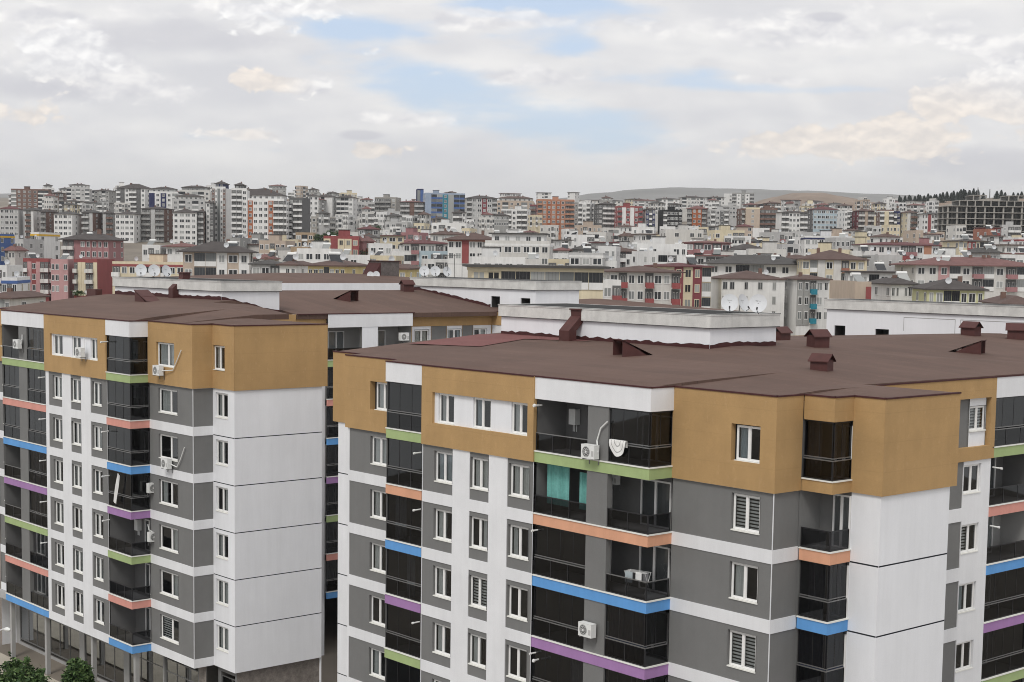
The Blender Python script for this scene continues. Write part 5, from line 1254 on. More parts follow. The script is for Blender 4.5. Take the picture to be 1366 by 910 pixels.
# low houses filling the slope between the larger ones
def filler():
    rows = [  # name of the belt, y top, distance, count, x range, height px
        ('in belt under skyline', 308, 780, 36, (440, 1360)),
        ('in mid-slope belt', 318, 640, 36, (330, 1366)),
        ('in lower-slope belt', 330, 540, 34, (340, 1366)),
        ('in nearer belt', 341, 440, 26, (330, 1366)),
        ('in nearest belt', 348, 415, 15, (560, 1366)),
        ('on far left crest', 262, 1500, 15, (180, 780)),
        ('on far right rise', 272, 1450, 13, (790, 1240)),
    ]
    ordn = ['first', 'second', 'third', 'fourth', 'fifth', 'sixth', 'seventh', 'eighth', 'ninth', 'tenth', 'eleventh', 'twelfth', 'thirteenth', 'fourteenth', 'fifteenth', 'sixteenth', 'seventeenth', 'eighteenth', 'nineteenth', 'twentieth', 'twenty-first', 'twenty-second', 'twenty-third', 'twenty-fourth', 'twenty-fifth', 'twenty-sixth', 'twenty-seventh', 'twenty-eighth', 'twenty-ninth', 'thirtieth', 'thirty-first', 'thirty-second', 'thirty-third', 'thirty-fourth', 'thirty-fifth', 'thirty-sixth']
    cw = {'white': 'white', 'offw': 'off-white', 'cream': 'cream', 'beige': 'beige', 'lgrey': 'light grey', 'grey': 'grey', 'rose': 'dusty pink', 'tan': 'sand-brown', 'lblue': 'pale blue', 'red': 'red'}
    rnd = random.Random(11)
    for (where, y, d, n, (a, b)) in rows:
        for i in range(n):
            x = a+(b-a)*(i+.5)/n+rnd.uniform(-6, 6); dd = d*rnd.uniform(.93, 1.07); yy = y+rnd.uniform(-6, 5)
            wpx = rnd.uniform(7, 13.5)*F_PX/dd*(1 if dd < 1000 else 1.5)
            wc = rnd.choices(['white', 'offw', 'cream', 'beige', 'lgrey', 'grey', 'rose', 'tan', 'lblue', 'red'], [16, 8, 5, 2, 4, 1, 1.6, .6, .6, .6])[0]
            rt = rnd.choice(['flat', 'flat', 'flat', 'flat', 'hip', 'shed']); rc = rnd.choice(['brown', 'brown', 'red', 'grey', 'dark', 'maroon'])
            cols = ''.join(rnd.choice('wwwWbBLs.') for _ in range(max(3, int(wpx/F_PX*dd/3))))
            rw = {'flat': 'flat roof', 'shed': 'slab roof', 'hip': {'brown': 'brown', 'red': 'red', 'grey': 'grey', 'dark': 'dark', 'maroon': 'maroon'}[rc]+' roof'}[rt]
            house('house', HS, f'{cw[wc]} house with {rw}, {ordn[i]} from left {where}', x-wpx/2, x+wpx/2, yy, yy+(9/dd*F_PX if dd < 1000 else 8), dd, wc, cols, yaw=rnd.uniform(-28, 28), dep=rnd.uniform(8, 13), roof=rt, rc=rc, rh=rnd.uniform(.9, 1.9), bal=rnd.choice(['white', 'lgrey', 'grey', 'rose']), side='w.w', maxpart=24, group='low houses packed over the slope')
filler()
def tower_tiers():
    rnd = random.Random(23); ordn = ['first', 'second', 'third', 'fourth', 'fifth', 'sixth', 'seventh', 'eighth', 'ninth', 'tenth', 'eleventh', 'twelfth', 'thirteenth', 'fourteenth', 'fifteenth', 'sixteenth', 'seventeenth', 'eighteenth', 'nineteenth', 'twentieth', 'twenty-first', 'twenty-second', 'twenty-third', 'twenty-fourth']
    nm = {'white': 'white', 'offw': 'off-white', 'lgrey': 'light grey', 'grey': 'grey', 'brown': 'brown', 'cream': 'cream', 'beige': 'beige'}
    for where, n, a, b, yl, yh, d in (('in upper tier on the left hill', 20, 8, 480, 252, 262, 1250), ('in middle tier on the left hill', 20, 60, 500, 266, 276, 1010), ('in lower tier left of centre', 16, 400, 720, 284, 296, 860), ('in upper tier right of centre', 20, 770, 1260, 268, 277, 1120)):
        for i in range(n):
            x = a+(b-a)*(i+.5)/n+rnd.uniform(-5, 5); y = rnd.uniform(yl, yh); w = rnd.uniform(13, 24); dd = d*rnd.uniform(.95, 1.05)
            if d > 1200 and 270 < x < 420: y -= 4
            wc = rnd.choices(['white', 'offw', 'lgrey', 'grey', 'brown', 'cream', 'beige'], [9, 6, 4, 2, 1.5, 2, 1.5])[0]
            cols = ''.join(rnd.choice(['LwL', 'wBw', 'Lw', 'BB', 'wWw', 'bw']) for _ in range(2))
            rt = rnd.choice(['flat', 'hip', 'hip', 'flat'])
            house('tower_block', AB, f'{nm[wc]} tower with {"flat" if rt == "flat" else "hipped"} roof, {ordn[i]} from left {where}', x-w/2, x+w/2, y, y+16, dd, wc, cols, yaw=rnd.uniform(-20, 20), dep=13, roof=rt, rc=rnd.choice(['dark', 'brown', 'grey', 'red']), rh=1.8, bal=rnd.choice(['grey', 'lgrey', 'white', 'brown']), side='wLw', maxpart=40, attic=rnd.choice([None, None, 'offw']), group='pale apartment towers crowding the slope')
tower_tiers()
# ------------------------------------------------------------------ things fixed to or standing on the near blocks
def ac_unit(px, py, plane, ax, label, pipe=None, s=1.0, cat='air conditioner'):
    p = at_v(px, py, plane) if ax == 'A' else at_u(px, py, plane)
    o = empty('air_conditioner', p, ROT[ax], label, cat, 'outdoor air conditioning units on the facades')
    w, h, d = .86*s, .62*s, .32*s
    b = MB(); b.box(-w/2, w/2, -d-.12, -.12, -h/2, h/2, M_METW); b.box(-w/2-.005, w/2+.005, -d-.125, -.115, h/2, h/2+.02, M_METW)
    b.build('casing', o, loc=(0, 0, 0))
    g = MB(); n = 20; cx = -w*.12; r = h*.40; y = -d-.127
    g.face([(cx+r*math.cos(6.2832*i/n), y, r*math.sin(6.2832*i/n)) for i in range(n)][::1], M_GRILL)
    for k in (.95, .7, .45):
        for i in range(n):
            a, c = 6.2832*i/n, 6.2832*(i+1)/n; r1, r2 = r*k, r*k-.018
            g.face([(cx+r1*math.cos(a), y-.004, r1*math.sin(a)), (cx+r1*math.cos(c), y-.004, r1*math.sin(c)), (cx+r2*math.cos(c), y-.004, r2*math.sin(c)), (cx+r2*math.cos(a), y-.004, r2*math.sin(a))], M_METW)
    g.face([(cx+.06*math.cos(6.2832*i/10), y-.006, .06*math.sin(6.2832*i/10)) for i in range(10)], M_METW)
    g.face([(w*.28, y, -h*.3), (w*.45, y, -h*.3), (w*.45, y, h*.1), (w*.28, y, h*.1)], cm('lgrey'))
    g.build('fan_grille', o, loc=(0, 0, 0))
    k = MB()
    for x in (-w*.35, w*.35): k.box(x-.02, x+.02, -d-.14, .0, -h/2-.045, -h/2-.002, M_FRAMEG); k.box(x-.02, x+.02, -.03, .0, -h/2-.3, -h/2-.046, M_FRAMEG)
    k.build('bracket', o, loc=(0, 0, 0))
    if pipe:
        q = MB(); pts = [Vector((w/2, -.2, 0))]+[Vector(((a-px)/F_PX*p.length/ (abs(ca) if ax == 'A' else abs(sa)), -.06, -(b2-py)/F_PX*p.length+((a-px)/F_PX*p.length)*pipe[1])) for a, b2 in pipe[0]]
        q.path(pts, .035, M_METW); q.build('pipe', o, loc=(0, 0, 0))
    return o
ac_unit(793, 602, 49.06, 'A', 'white air conditioner on the grey pier of the top-floor double balcony, hose curving up', ([(797, 588), (801, 572), (809, 563)], .08))
ac_unit(789, 839, 49.06, 'A', 'white air conditioner on the grey pier of the double balcony above the purple band')
ac_unit(216, 494, 48.53, 'A', 'small air conditioner on ochre wall with a white pipe rising right', ([(236, 494), (243, 482), (250, 469)], .1))
ac_unit(227, 618, 48.62, 'A', 'small air conditioner on grey wall below a three-pane window, white pipe rising right', ([(240, 622), (246, 612), (253, 596)], .1))
ac_unit(112, 470, 47.22, 'A', 'small air conditioner on the white panel between the ochre-framed windows of the left block', ([(114, 460), (114, 452)], .03))
ac_unit(28, 459, 47.28, 'A', 'small air conditioner on the grey pier at the far left top balcony', ([(32, 452), (32, 447)], .03))
ac_unit(202, 650, -92.2, 'B', 'air conditioner on the side of the left corner balcony, just under a blue band', None)
ac_unit(203, 715, -92.2, 'B', 'air conditioner on the side of the left corner balcony with a short white hose', ([(199, 706), (198, 699)], 0))
ac_unit(536, 449, -98.2, 'B', 'pale air conditioner in the top balcony of the rear block', None, .95)

ac_unit(823, 638, 50.95, 'A', 'white air conditioner inside the balcony above the peach band, beside the striped blind', None, .8)
ac_unit(1352, 688, -44.35, 'B', 'white air conditioner high inside the rightmost balcony above the blue band', None, .9)
def drying_rack(px, py, v, label):
    p = at_v(px, py, v); o = empty('drying_rack', p, R(12), label, 'drying rack'); f = MB()
    for x in (-.55, .55):
        f.tube((x, -.25, 0), (x, .25, .95), .014, M_METW, 6); f.tube((x, .25, 0), (x, -.25, .95), .014, M_METW, 6)
    for y in (-.25, -.12, 0, .12, .25): f.tube((-.58, y, .95), (.58, y, .95), .009, M_METW, 5)
    f.build('frame', o, loc=(0, 0, 0)); c = MB()
    for k, (x0, x1, y, h, m) in enumerate(((-.5, -.1, -.25, .5, M_CURTB), (-.02, .3, -.12, .4, M_CLOTH), (.2, .52, .12, .55, M_GCURT))):
        c.face([(x0, y-.02, .96), (x1, y-.02, .96), (x1+.02, y-.05, .96-h), (x0+.01, y-.04, .96-h)], m)
    c.build('laundry', o, loc=(0, 0, 0))
drying_rack(850, 790, 49.9, 'white drying rack with a few clothes on the balcony above the blue band')
def cloth_mat():
    c = at_v(824, 587.5, 49.02); o = MB(); n = 16; w = .52
    for i in range(n):
        a, b = math.pi*i/n, math.pi*(i+1)/n
        for k, (r0, r1) in enumerate(((0, .33), (.33, .40), (.40, .7), (.7, .76), (.76, 1))):
            f = lambda t, r: (w*r*math.cos(t), -.02-.03*math.sin(5*t)*r, -w*1.42*r*math.sin(t))
            m = M_CLOTH if k % 2 == 0 else M_LGRAY
            o.face([f(a, r0), f(a, r1), f(b, r1), f(b, r0)][::-1], m)
    for sx in range(8):
        x0, x1 = -w+2*w*sx/8, -w+2*w*(sx+1)/8
        o.face([(x0, -.02, .0), (x1, -.02, .0), (x1, .09, .012), (x0, .09, .012)], M_CLOTH); o.face([(x0, .09, .012), (x1, .09, .012), (x1, .11, -.3), (x0, .11, -.3)], M_CLOTH)
    b = o.build('round_mat', None, loc=c); tag(b, 'round white mat hung folded over the top-floor balcony rail', 'mat')
cloth_mat()
def towel():
    a = at_v(159, 631, 47.15); o = MB(); n = 10; pr = None
    for i in range(n+1):
        t = i/n; w0 = .16+.16*t; cx = -.55*t; z = -2.0*t
        row = [(cx+w0*(q/5-.5)*2*.6, -.05-.05*math.sin(q*2.1+t*3), z-.15*(q/5)) for q in range(6)]
        if pr:
            for q in range(5): o.face([pr[q], row[q], row[q+1], pr[q+1]], M_CLOTH)
        pr = row
    b = o.build('hanging_towel', None, loc=a); tag(b, 'white towel hanging from a clothes line at the left corner balcony', 'towel')
towel()
for (px, py, v, lb) in ((717, 541, 49.0, 'white security lamp on the corner beside the top-floor double balcony'), (716, 880, 49.0, 'white flue cap at the lowest visible double balcony')):
    p = at_v(px, py, v); o = MB(); o.tube((0, .1, 0), (.12, -.3, .02), .045, M_METW, 8); o.tube((.12, -.3, .02), (.15, -.38, .02), .09, M_METW, 10, .06)
    tag(o.build('wall_lamp', None, loc=p), lb, 'lamp')

# satellite dishes
def dish(p, r, label, az=0, el=18, group=None, lnb=True):
    """p = foot; faces the camera turned by az degrees"""
    to = Vector((0, 0, CAMZ))-Vector(p); h = math.atan2(to.y, to.x)-R(90)+math.pi
    o = empty('satellite_dish', p, h+R(az), label, 'satellite dish', group)
    # local -y looks toward the camera
    m = MB(); n, k = 24, 5; ce = math.cos(R(el)); se = math.sin(R(el))
    def P(rr, t, off=0):
        x = rr*math.cos(t); z = rr*math.sin(t)*1.06; y = -.35*(rr/r)**2*r*.55+off
        return (x, y*ce+z*se*1.0, z*ce-y*se+r*1.12)
    for i in range(k):
        for j in range(n):
            a, b = 6.2832*j/n, 6.2832*(j+1)/n; r0, r1 = r*i/k, r*(i+1)/k
            m.face([P(r0, a), P(r1, a), P(r1, b), P(r0, b)], M_DISH)
            m.face([P(r0, a, .015), P(r0, b, .015), P(r1, b, .015), P(r1, a, .015)], M_DISH)
    m.build('reflector', o, loc=(0, 0, 0))
    b = MB(); b.tube((0, .25, 0), (0, .18, r*1.1), .03, M_FRAMEG, 6); b.tube((0, .19, r*1.1), (0, .0, r*1.12), .04, M_FRAMEG, 6); b.tube((-.2, .3, .0), (.2, .3, .0), .02, M_FRAMEG, 6)
    b.build('mast', o, loc=(0, 0, 0))
    if lnb:
        q = MB(); f0 = Vector(P(r*.95, -1.5708)); f1 = Vector((0, -r*.95, r*.55)); q.tube(f0, f1, .018, M_FRAMED, 6); q.tube(f1, f1+Vector((0, .1, .1)), .045, M_FRAMED, 8)
        q.build('feed_arm', o, loc=(0, 0, 0))
        lg = MB()
        for x0, x1, zz in ((-.3, .02, .36), (.06, .26, .31), (-.2, -.02, .27)):
            pts = []
            for xx, z2 in ((x0, zz), (x1, zz-.03), (x1, zz-.06), (x0, zz-.035)):
                rr = math.hypot(xx, z2)*r; t = math.atan2(z2, xx); pts.append(P(rr, t, -.006))
            lg.face(pts, M_FRAMEG)
        lg.build('printed_mark', o, loc=(0, 0, 0))
    return o
GD = 'large satellite dishes on the white penthouses'
for px, py, v, r, az, lb in ((188, 367.5, 60, .47, 0, 'leftmost of three large dishes on the left front penthouse'), (205.5, 368, 60, .47, 10, 'middle of three large dishes on the left front penthouse'), (221.5, 368.5, 60, .46, 38, 'rightmost of three large dishes on the left front penthouse, turned aside'),
                             (973, 419.3, 66, .48, 0, 'left dish of three on the right end of the front penthouse'), (990.5, 419.3, 66.6, .48, 55, 'middle dish on the front penthouse, seen nearly edge-on'), (1011, 419.5, 66, .50, -8, 'right dish of three on the right end of the front penthouse'),
                             (566, 368.5, 86.5, .46, 0, 'left dish of three on the rear penthouse'), (580.5, 369, 86.5, .46, 8, 'middle dish of three on the rear penthouse'), (596, 369.5, 86.5, .44, 30, 'right dish of three on the rear penthouse, beside an aerial')):
    p = at_v(px, py, v)
    zt = {60: CAMZ-2.03, 66: CAMZ-2.93, 66.6: CAMZ-2.93, 86.5: CAMZ-1.88}[v]
    p = at_z(px, py, zt+.06) if False else Vector((p.x, p.y, zt+.06))
    dish(p, r, lb, az, group=GD)
def aerial(px, py, v, zt, label):
    p = at_v(px, py, v); p.z = zt+.06
    o = empty('roof_aerial', p, R(40), label, 'aerial')
    m = MB(); m.tube((0, 0, 0), (0, 0, 2.1), .025, M_FRAMED, 6); m.build('mast', o, loc=(0, 0, 0))
    b = MB(); b.tube((-.9, 0, 1.9), (.6, 0, 2.0), .02, M_FRAMED, 6)
    for i in range(7): x = -.8+.2*i; b.tube((x, -.35, 1.91+.013*i), (x, .35, 1.91+.013*i), .012, M_FRAMED, 5)
    b.tube((-.6, 0, 1.2), (.7, 0, 1.2), .018, M_FRAMED, 6); b.tube((-.6, 0, 1.2), (-.6, 0, .05), .018, M_FRAMED, 6); b.tube((.7, 0, 1.2), (.7, 0, .05), .018, M_FRAMED, 6)
    b.build('antenna', o, loc=(0, 0, 0))
aerial(606, 369.5, 87, CAMZ-1.88, 'thin black television aerial on the rear penthouse roof')
# cables over the coping of the front penthouse
c = MB(); a = [at_v(x, y, 63.36) for x, y in ((1000, 419), (1004, 428), (1003, 437), (999, 446))]
# roof shed with little dishes on the low rear roof
def roof_shed(host):
    p = at_u(512, 369, -146); m = MB(); zb = p.z-.5
    m.box(-1.2, 1.2, -1.3, 1.3, -.5, 1.75, pm('pebble_dash', (.13, .115, .11), .95, .3, 3, fine=.3), 'b'); m.box(-1.3, 1.3, -1.4, 1.4, 1.75, 1.85, M_FLASH)
    m.face([(-1.2, -1.31, -.4), (-1.2, -2.6, -.4), (-1.2, -1.31, 1.6)], M_FLASH); m.face([(1.2, -1.31, -.4), (1.2, -1.31, 1.6), (1.2, -2.6, -.4)], M_FLASH); m.face([(-1.2, -2.6, -.4), (1.2, -2.6, -.4), (1.2, -1.31, 1.6), (-1.2, -1.31, 1.6)], M_FLASH)
    m.build('roof_shed', host, loc=p-wloc(host))
    dish(at_u(494, 372, -144), .38, 'left small dish in front of the pebble-faced roof shed', 0, group='dishes beside the roof shed', lnb=False)
    dish(at_u(502, 372, -144), .40, 'right small dish in front of the pebble-faced roof shed', 0, group='dishes beside the roof shed', lnb=False)
roof_shed(N_root)

# small dishes and water heaters on the town roofs
def town_roof_clutter():
    rnd = random.Random(5); k = 0
    for (o, xm, yt, d, W, dep, H) in BUILT:
        if 'far ' in o['label'] or d > 660 or d < 250: continue
        lb = ' '.join(o['label'].split()[:12])
        q = Matrix.Rotation(o.rotation_euler.z, 3, 'Z')
        if o['category'] == AB and d > 600: continue
        if rnd.random() < .62:
            p = Vector(o.location)+q @ Vector((rnd.uniform(-W*.4, W*.4), -dep*.36, H+.9))
            m = MB(); r = .55; n = 14
            to = (Vector((0, 0, CAMZ))-p).normalized(); h = math.atan2(to.y, to.x)+math.pi/2+rnd.uniform(-.5, .5)
            for j in range(n):
                a, b = 6.2832*j/n, 6.2832*(j+1)/n
                m.face([(0, .1, r), (r*math.cos(a), -.05, r+r*math.sin(a)), (r*math.cos(b), -.05, r+r*math.sin(b))], M_DISH); m.face([(0, .12, r), (r*math.cos(b), -.03, r+r*math.sin(b)), (r*math.cos(a), -.03, r+r*math.sin(a))], M_DISH)
            m.box(-.03, .03, .13, .19, -.9, r, M_FRAMEG)
            b = m.build('satellite_dish', None, loc=p); b.rotation_euler = (0, 0, h); tag(b, 'dish on the '+lb, 'satellite dish', 'white dishes on the town roofs')
        if rnd.random() < .5:
            p = Vector(o.location)+q @ Vector((rnd.uniform(-W*.35, W*.35), -dep*.25, H+.6))
            s = empty('solar_water_heater', p, o.rotation_euler.z+rnd.uniform(-.6, .6), 'solar heater on the '+lb, 'water heater', 'solar water heaters on the town roofs')
            m = MB(); m.face([(-1, -1.1, 0), (1, -1.1, 0), (1, .5, 1.2), (-1, .5, 1.2)], M_FARP); m.face([(-1, -1.1, -.05), (-1, .5, 1.15), (1, .5, 1.15), (1, -1.1, -.05)], M_FRAMEG); m.build('panel', s, loc=(0, 0, 0))
            m = MB(); m.tube((-1, .8, 1.35), (1, .8, 1.35), .33, M_METW, 10)
            for x in (-.8, .8): m.tube((x, .8, -.6), (x, .8, 1.1), .03, M_FRAMEG, 5)
            m.build('tank', s, loc=(0, 0, 0))
town_roof_clutter()

# street lamp and trees in the lower left corner
def street_lamp():
    hd = at_v(14, 842.5, 41.0); foot = at_v(-14, 851, 41.0)
    o = empty('street_lamp', (foot.x, foot.y, .14), 0, 'white street lamp head on a curved arm in front of the left block', 'street lamp')
    m = MB(); z = foot.z-.14; dx = hd.x-foot.x; dz = hd.z-foot.z
    m.tube((0, 0, 0), (0, 0, z-.5), .09, M_FRAMEG, 10, .06); pr = Vector((0, 0, z-.5))
    for i in range(1, 7):
        t = i/6; q = Vector((dx*.75*t, 0, z-.5+(.5+dz)*math.sin(t*1.45))); m.tube(pr, q, .05, M_METW, 8); pr = q
    m.build('pole', o, loc=(0, 0, 0))
    h = MB(); n = 8
    S = [(0, .06), (.15, .12), (.45, .16), (.75, .11), (.85, .03)]
    for (a, ra), (b, rb) in zip(S[:-1], S[1:]): h.tube(pr+Vector((a-.05, 0, a*.12)), pr+Vector((b-.05, 0, b*.12)), ra, M_METW, n, rb)
    h.build('lamp_head', o, loc=(0, 0, 0), smooth=True)
street_lamp()
def leafmat(name, rgb):
    m = pm(name, rgb, .6, .35, 3, spec=.25); return m
LEAF = [leafmat('leaf_dark', (.028, .058, .018)), leafmat('leaf_mid', (.060, .11, .032)), leafmat('leaf_light', (.12, .18, .065))]
M_BARK = pm('bark', (.10, .075, .055), .95, .3, 4)
def leaf_tree(name, loc, label, cat, blobs, n, leaf=.14, trunk=1.5, rnd=None, group=None, mats=None):
    """blobs: ellipsoids (x,y,z,rx,ry,rz) filled with leaf faces"""
    rnd = rnd or random.Random(3); mats = mats or LEAF
    o = empty(name, loc, 0, label, cat, group)
    t = MB(); top = max(b[2] for b in blobs); t.tube((0, 0, -.2), (0, 0, top*.75), trunk, M_BARK, 8, trunk*.35)
    for b in blobs: t.tube((0, 0, b[2]*.45), (b[0], b[1], b[2]), trunk*.4, M_BARK, 6, trunk*.12)
    t.build('trunk', o, loc=(0, 0, 0))
    m = MB(); tot = sum(b[3]*b[4]*b[5] for b in blobs)
    for b in blobs:
        k = int(n*b[3]*b[4]*b[5]/tot)
        cl = [Vector((rnd.gauss(0, 1), rnd.gauss(0, 1), rnd.gauss(0, 1))).normalized()*rnd.random()**.4 for _ in range(max(6, k//45))]
        for i in range(k):
            c = rnd.choice(cl); v = c+Vector((rnd.gauss(0, .17), rnd.gauss(0, .17), rnd.gauss(0, .17)))
            if v.length > 1.15: continue
            p = Vector((b[0]+v.x*b[3], b[1]+v.y*b[4], b[2]+v.z*b[5]))
            a = Vector((rnd.gauss(0, 1), rnd.gauss(0, 1), rnd.gauss(0, .5))).normalized(); w = a.cross(Vector((rnd.gauss(0, 1), rnd.gauss(0, 1), rnd.gauss(0, 1)))).normalized()
            L = leaf*rnd.uniform(.7, 1.4); mt = mats[rnd.choices([0, 1, 2], [4, 4, 2])[0]]
            m.face([p-a*L, p+w*L*.42, p+a*L, p-w*L*.42], mt)
    m.build('crown', o, loc=(0, 0, 0))
    return o
tp = at_v(38, 884, 41.0)
_r = random.Random(4)
leaf_tree('tree', (tp.x, tp.y, .1), 'broad green tree with pointed leafy shoots in the lower left corner', 'tree',
          [(-2.3, 0, tp.z-1.7, 1.3, 1.2, 1.2), (-.6, 0, tp.z-1.3, 1.0, 1.1, .8), (1.1, .1, tp.z-1.5, .9, .9, .9), (.5, 0, tp.z-2.4, 1.8, 1.5, 1.5)]+[(-2.9+.52*i+_r.uniform(-.12, .12), _r.uniform(-.4, .4), tp.z-.55-.28*abs(i-5)*.35+_r.uniform(-.25, .3), .22, .24, _r.uniform(.5, .85)) for i in range(11)], 10000, .15, .16, random.Random(21))
tp = at_v(103, 884, 44.5)
leaf_tree('tree', (tp.x, tp.y, .14), 'small round bushy tree beside the shopfronts, right of the broad one', 'tree',
          [(0, 0, tp.z-1.0, 1.1, 1.0, .95), (-.5, .2, tp.z-.6, .7, .6, .6), (.55, 0, tp.z-.8, .6, .6, .6), (-.1, 0, tp.z-.35, .3, .3, .5), (.3, .1, tp.z-.4, .25, .3, .45), (-.75, 0, tp.z-.4, .25, .3, .45), (.9, 0, tp.z-.65, .25, .3, .45), (0, 0, tp.z-1.6, 1.0, .9, .9)], 6000, .16, .12, random.Random(22))
# trees between the houses and the wood on the right
def town_tree(px, pt, pb, d, label, seed, wide=.45, pine=False):
    rnd = random.Random(seed); top = at_d(px, pt, d); x = (top-Vector((0, 0, CAMZ))).dot(RIGHT); h = (pb-pt)/F_PX*d
    base = top.z-h
    mats = [LEAF[0], LEAF[0], LEAF[1]] if not pine else [leafmat('pine_dark', (.016, .026, .018)), leafmat('pine_mid', (.022, .036, .024)), leafmat('pine_light', (.032, .046, .030))]
    if pine:
        o = empty('pine_tree', (top.x, top.y, base), 0, label, 'tree', 'dark conifers on the wooded rise'); t = MB(); t.tube((0, 0, -4), (0, 0, h*.9), h*.025, M_BARK, 6, .05); t.build('trunk', o, loc=(0, 0, 0))
        m = MB(); w = h*wide
        for i in range(700):
            z = rnd.random()**.8; rad = w*(1-z)**.8*rnd.uniform(.35, 1); a = rnd.uniform(0, 6.283); p = Vector((rad*math.cos(a), rad*math.sin(a), h*(.08+.92*z)))
            q = Vector((math.cos(a), math.sin(a), -.35)); s = Vector((-math.sin(a), math.cos(a), 0)); L = h*.085
            m.face([p-q*L, p+s*L*.6, p+q*L, p-s*L*.6], rnd.choice(mats))
        m.build('crown', o, loc=(0, 0, 0))
    else:
        leaf_tree('tree', (top.x, top.y, base), label, 'tree', [(rnd.uniform(-.2, .2)*h, rnd.uniform(-.2, .2)*h, h*rnd.uniform(.5, .78), h*wide*rnd.uniform(.5, .8), h*wide*.7, h*.24) for _ in range(5)], 900, h*.045, h*.03, rnd, 'trees among the houses', mats)
rnd = random.Random(9)
for i, (px, pt, pb, d, lb, w) in enumerate((
    (103, 384, 400, 190, 'olive green bush top showing over the left roof edge', .9), (438, 304, 345, 640, 'tall dark green tree on the slope left of the red and cream block', .4), (448, 308, 345, 650, 'dark green tree at the centre of the slope clump', .45), (458, 305, 330, 700, 'dark green tree high on the slope behind the cream stair tower', .45), (428, 312, 340, 660, 'dark green tree next to the dark-sided tower base', .4),
    (486, 332, 350, 500, 'green bush in front of the maroon-walled house', .7), (514, 314, 330, 700, 'olive tree right of the slope cluster', .6), (868, 300, 318, 760, 'dark tree left of the black block base', .7), (506, 300, 325, 760, 'dark tree between the grey house and white block', .5), (1250, 275, 292, 1150, 'lone dark tree below the wooded rise', .5))):
    town_tree(px, pt, pb, d, lb, 40+i, w)
ords = ['first', 'second', 'third', 'fourth', 'fifth', 'sixth', 'seventh', 'eighth', 'ninth', 'tenth', 'eleventh', 'twelfth', 'thirteenth', 'fourteenth', 'fifteenth', 'sixteenth', 'seventeenth', 'eighteenth', 'nineteenth', 'twentieth', 'twenty-first', 'twenty-second', 'twenty-third', 'twenty-fourth', 'twenty-fifth', 'twenty-sixth', 'twenty-seventh', 'twenty-eighth', 'twenty-ninth', 'thirtieth', 'thirty-first', 'thirty-second', 'thirty-third', 'thirty-fourth', 'thirty-fifth', 'thirty-sixth', 'thirty-seventh', 'thirty-eighth', 'thirty-ninth', 'fortieth', 'forty-first', 'forty-second', 'forty-third', 'forty-fourth']
xs = sorted([1186+i*4.3+rnd.uniform(-1.5, 1.5) for i in range(28)]+[1282, 1288, 1294, 1299, 1305, 1312, 1330, 1336, 1341, 1352, 1358, 1363, 1370])
for i, px in enumerate(xs):
    top = interp([(1180, 264), (1200, 262), (1230, 260), (1262, 257), (1280, 253.5), (1300, 252), (1312, 257), (1328, 255), (1337, 251), (1345, 258), (1358, 256), (1375, 258)], px)+rnd.uniform(-1, 2.5)
    town_tree(px, top, top+rnd.uniform(13, 17), 1640+rnd.uniform(-60, 60), f'dark conifer, {ords[i]} from left in the row on the wooded rise', 70+i, rnd.uniform(.30, .46), True)
for px, y0, y1, lb in ((1304, 250, 266, 'thin lattice mast among the conifers'), (1320, 252, 266, 'thin white mast right of the lattice one among the conifers')):
    a = at_d(px, y0, 1600); b = at_d(px, y1, 1600); m = MB(); h = a.z-b.z
    for sx, sy in ((-.5, -.5), (.5, -.5), (.5, .5), (-.5, .5)): m.tube((sx, sy, -6), (sx*.3, sy*.3, h), .12, M_FRAMEG, 5)
    for k in range(10): z = h*k/10; m.tube((-.45, -.45, z), (.45, -.45, z+h/10), .07, M_FRAMEG, 4); m.tube((.45, .45, z), (-.45, .45, z+h/10), .07, M_FRAMEG, 4)
    tag(m.build('radio_mast', None, loc=(b.x, b.y, b.z)), lb, 'mast')
# ------------------------------------------------------------------ light, sky, view
wd = D.worlds.new('World'); scene.world = wd; wd.use_nodes = True
nt = wd.node_tree; N = nt.nodes; Lk = nt.links
bg = N['Background']
SUN_EL, SUN_AZ = R(50), math.atan2(-RIGHT.x*.35-FWD.x*.9, -RIGHT.y*.35-FWD.y*.9)
sky = N.new('ShaderNodeTexSky'); sky.sky_type = 'NISHITA'; sky.sun_disc = False; sky.sun_elevation = SUN_EL; sky.sun_rotation = SUN_AZ
sky.dust_density = 1.2; sky.air_density = 1.0
STR = .1
def val(x): return x
def M(op, a, b=None, c=None, clamp=False):
    n = N.new('ShaderNodeMath'); n.operation = op; n.use_clamp = clamp
    for i, v in enumerate((a, b, c)):
        if v is None: continue
        if isinstance(v, (int, float)): n.inputs[i].default_value = v
        else: Lk.new(v, n.inputs[i])
    return n.outputs[0]
def smooth(v, a, b):
    n = N.new('ShaderNodeMapRange'); n.interpolation_type = 'SMOOTHSTEP'; n.inputs['From Min'].default_value = a; n.inputs['From Max'].default_value = b
    Lk.new(v, n.inputs['Value']); return n.outputs['Result']
def mixc(f, a, b):
    n = N.new('ShaderNodeMix'); n.data_type = 'RGBA'
    for s, v in ((n.inputs['Factor'], f), (n.inputs['A'], a), (n.inputs['B'], b)):
        if isinstance(v, (int, float)): s.default_value = v
        elif isinstance(v, tuple): s.default_value = (v[0]/STR, v[1]/STR, v[2]/STR, 1)
        else: Lk.new(v, s)
    return n.outputs['Result']
tc = N.new('ShaderNodeTexCoord')
rot = N.new('ShaderNodeVectorRotate'); rot.rotation_type = 'Z_AXIS'; rot.inputs['Angle'].default_value = -YA
Lk.new(tc.outputs['Generated'], rot.inputs['Vector'])
sep = N.new('ShaderNodeSeparateXYZ'); Lk.new(rot.outputs['Vector'], sep.inputs[0])
ay = M('MAXIMUM', M('ABSOLUTE', sep.outputs[1]), .12)
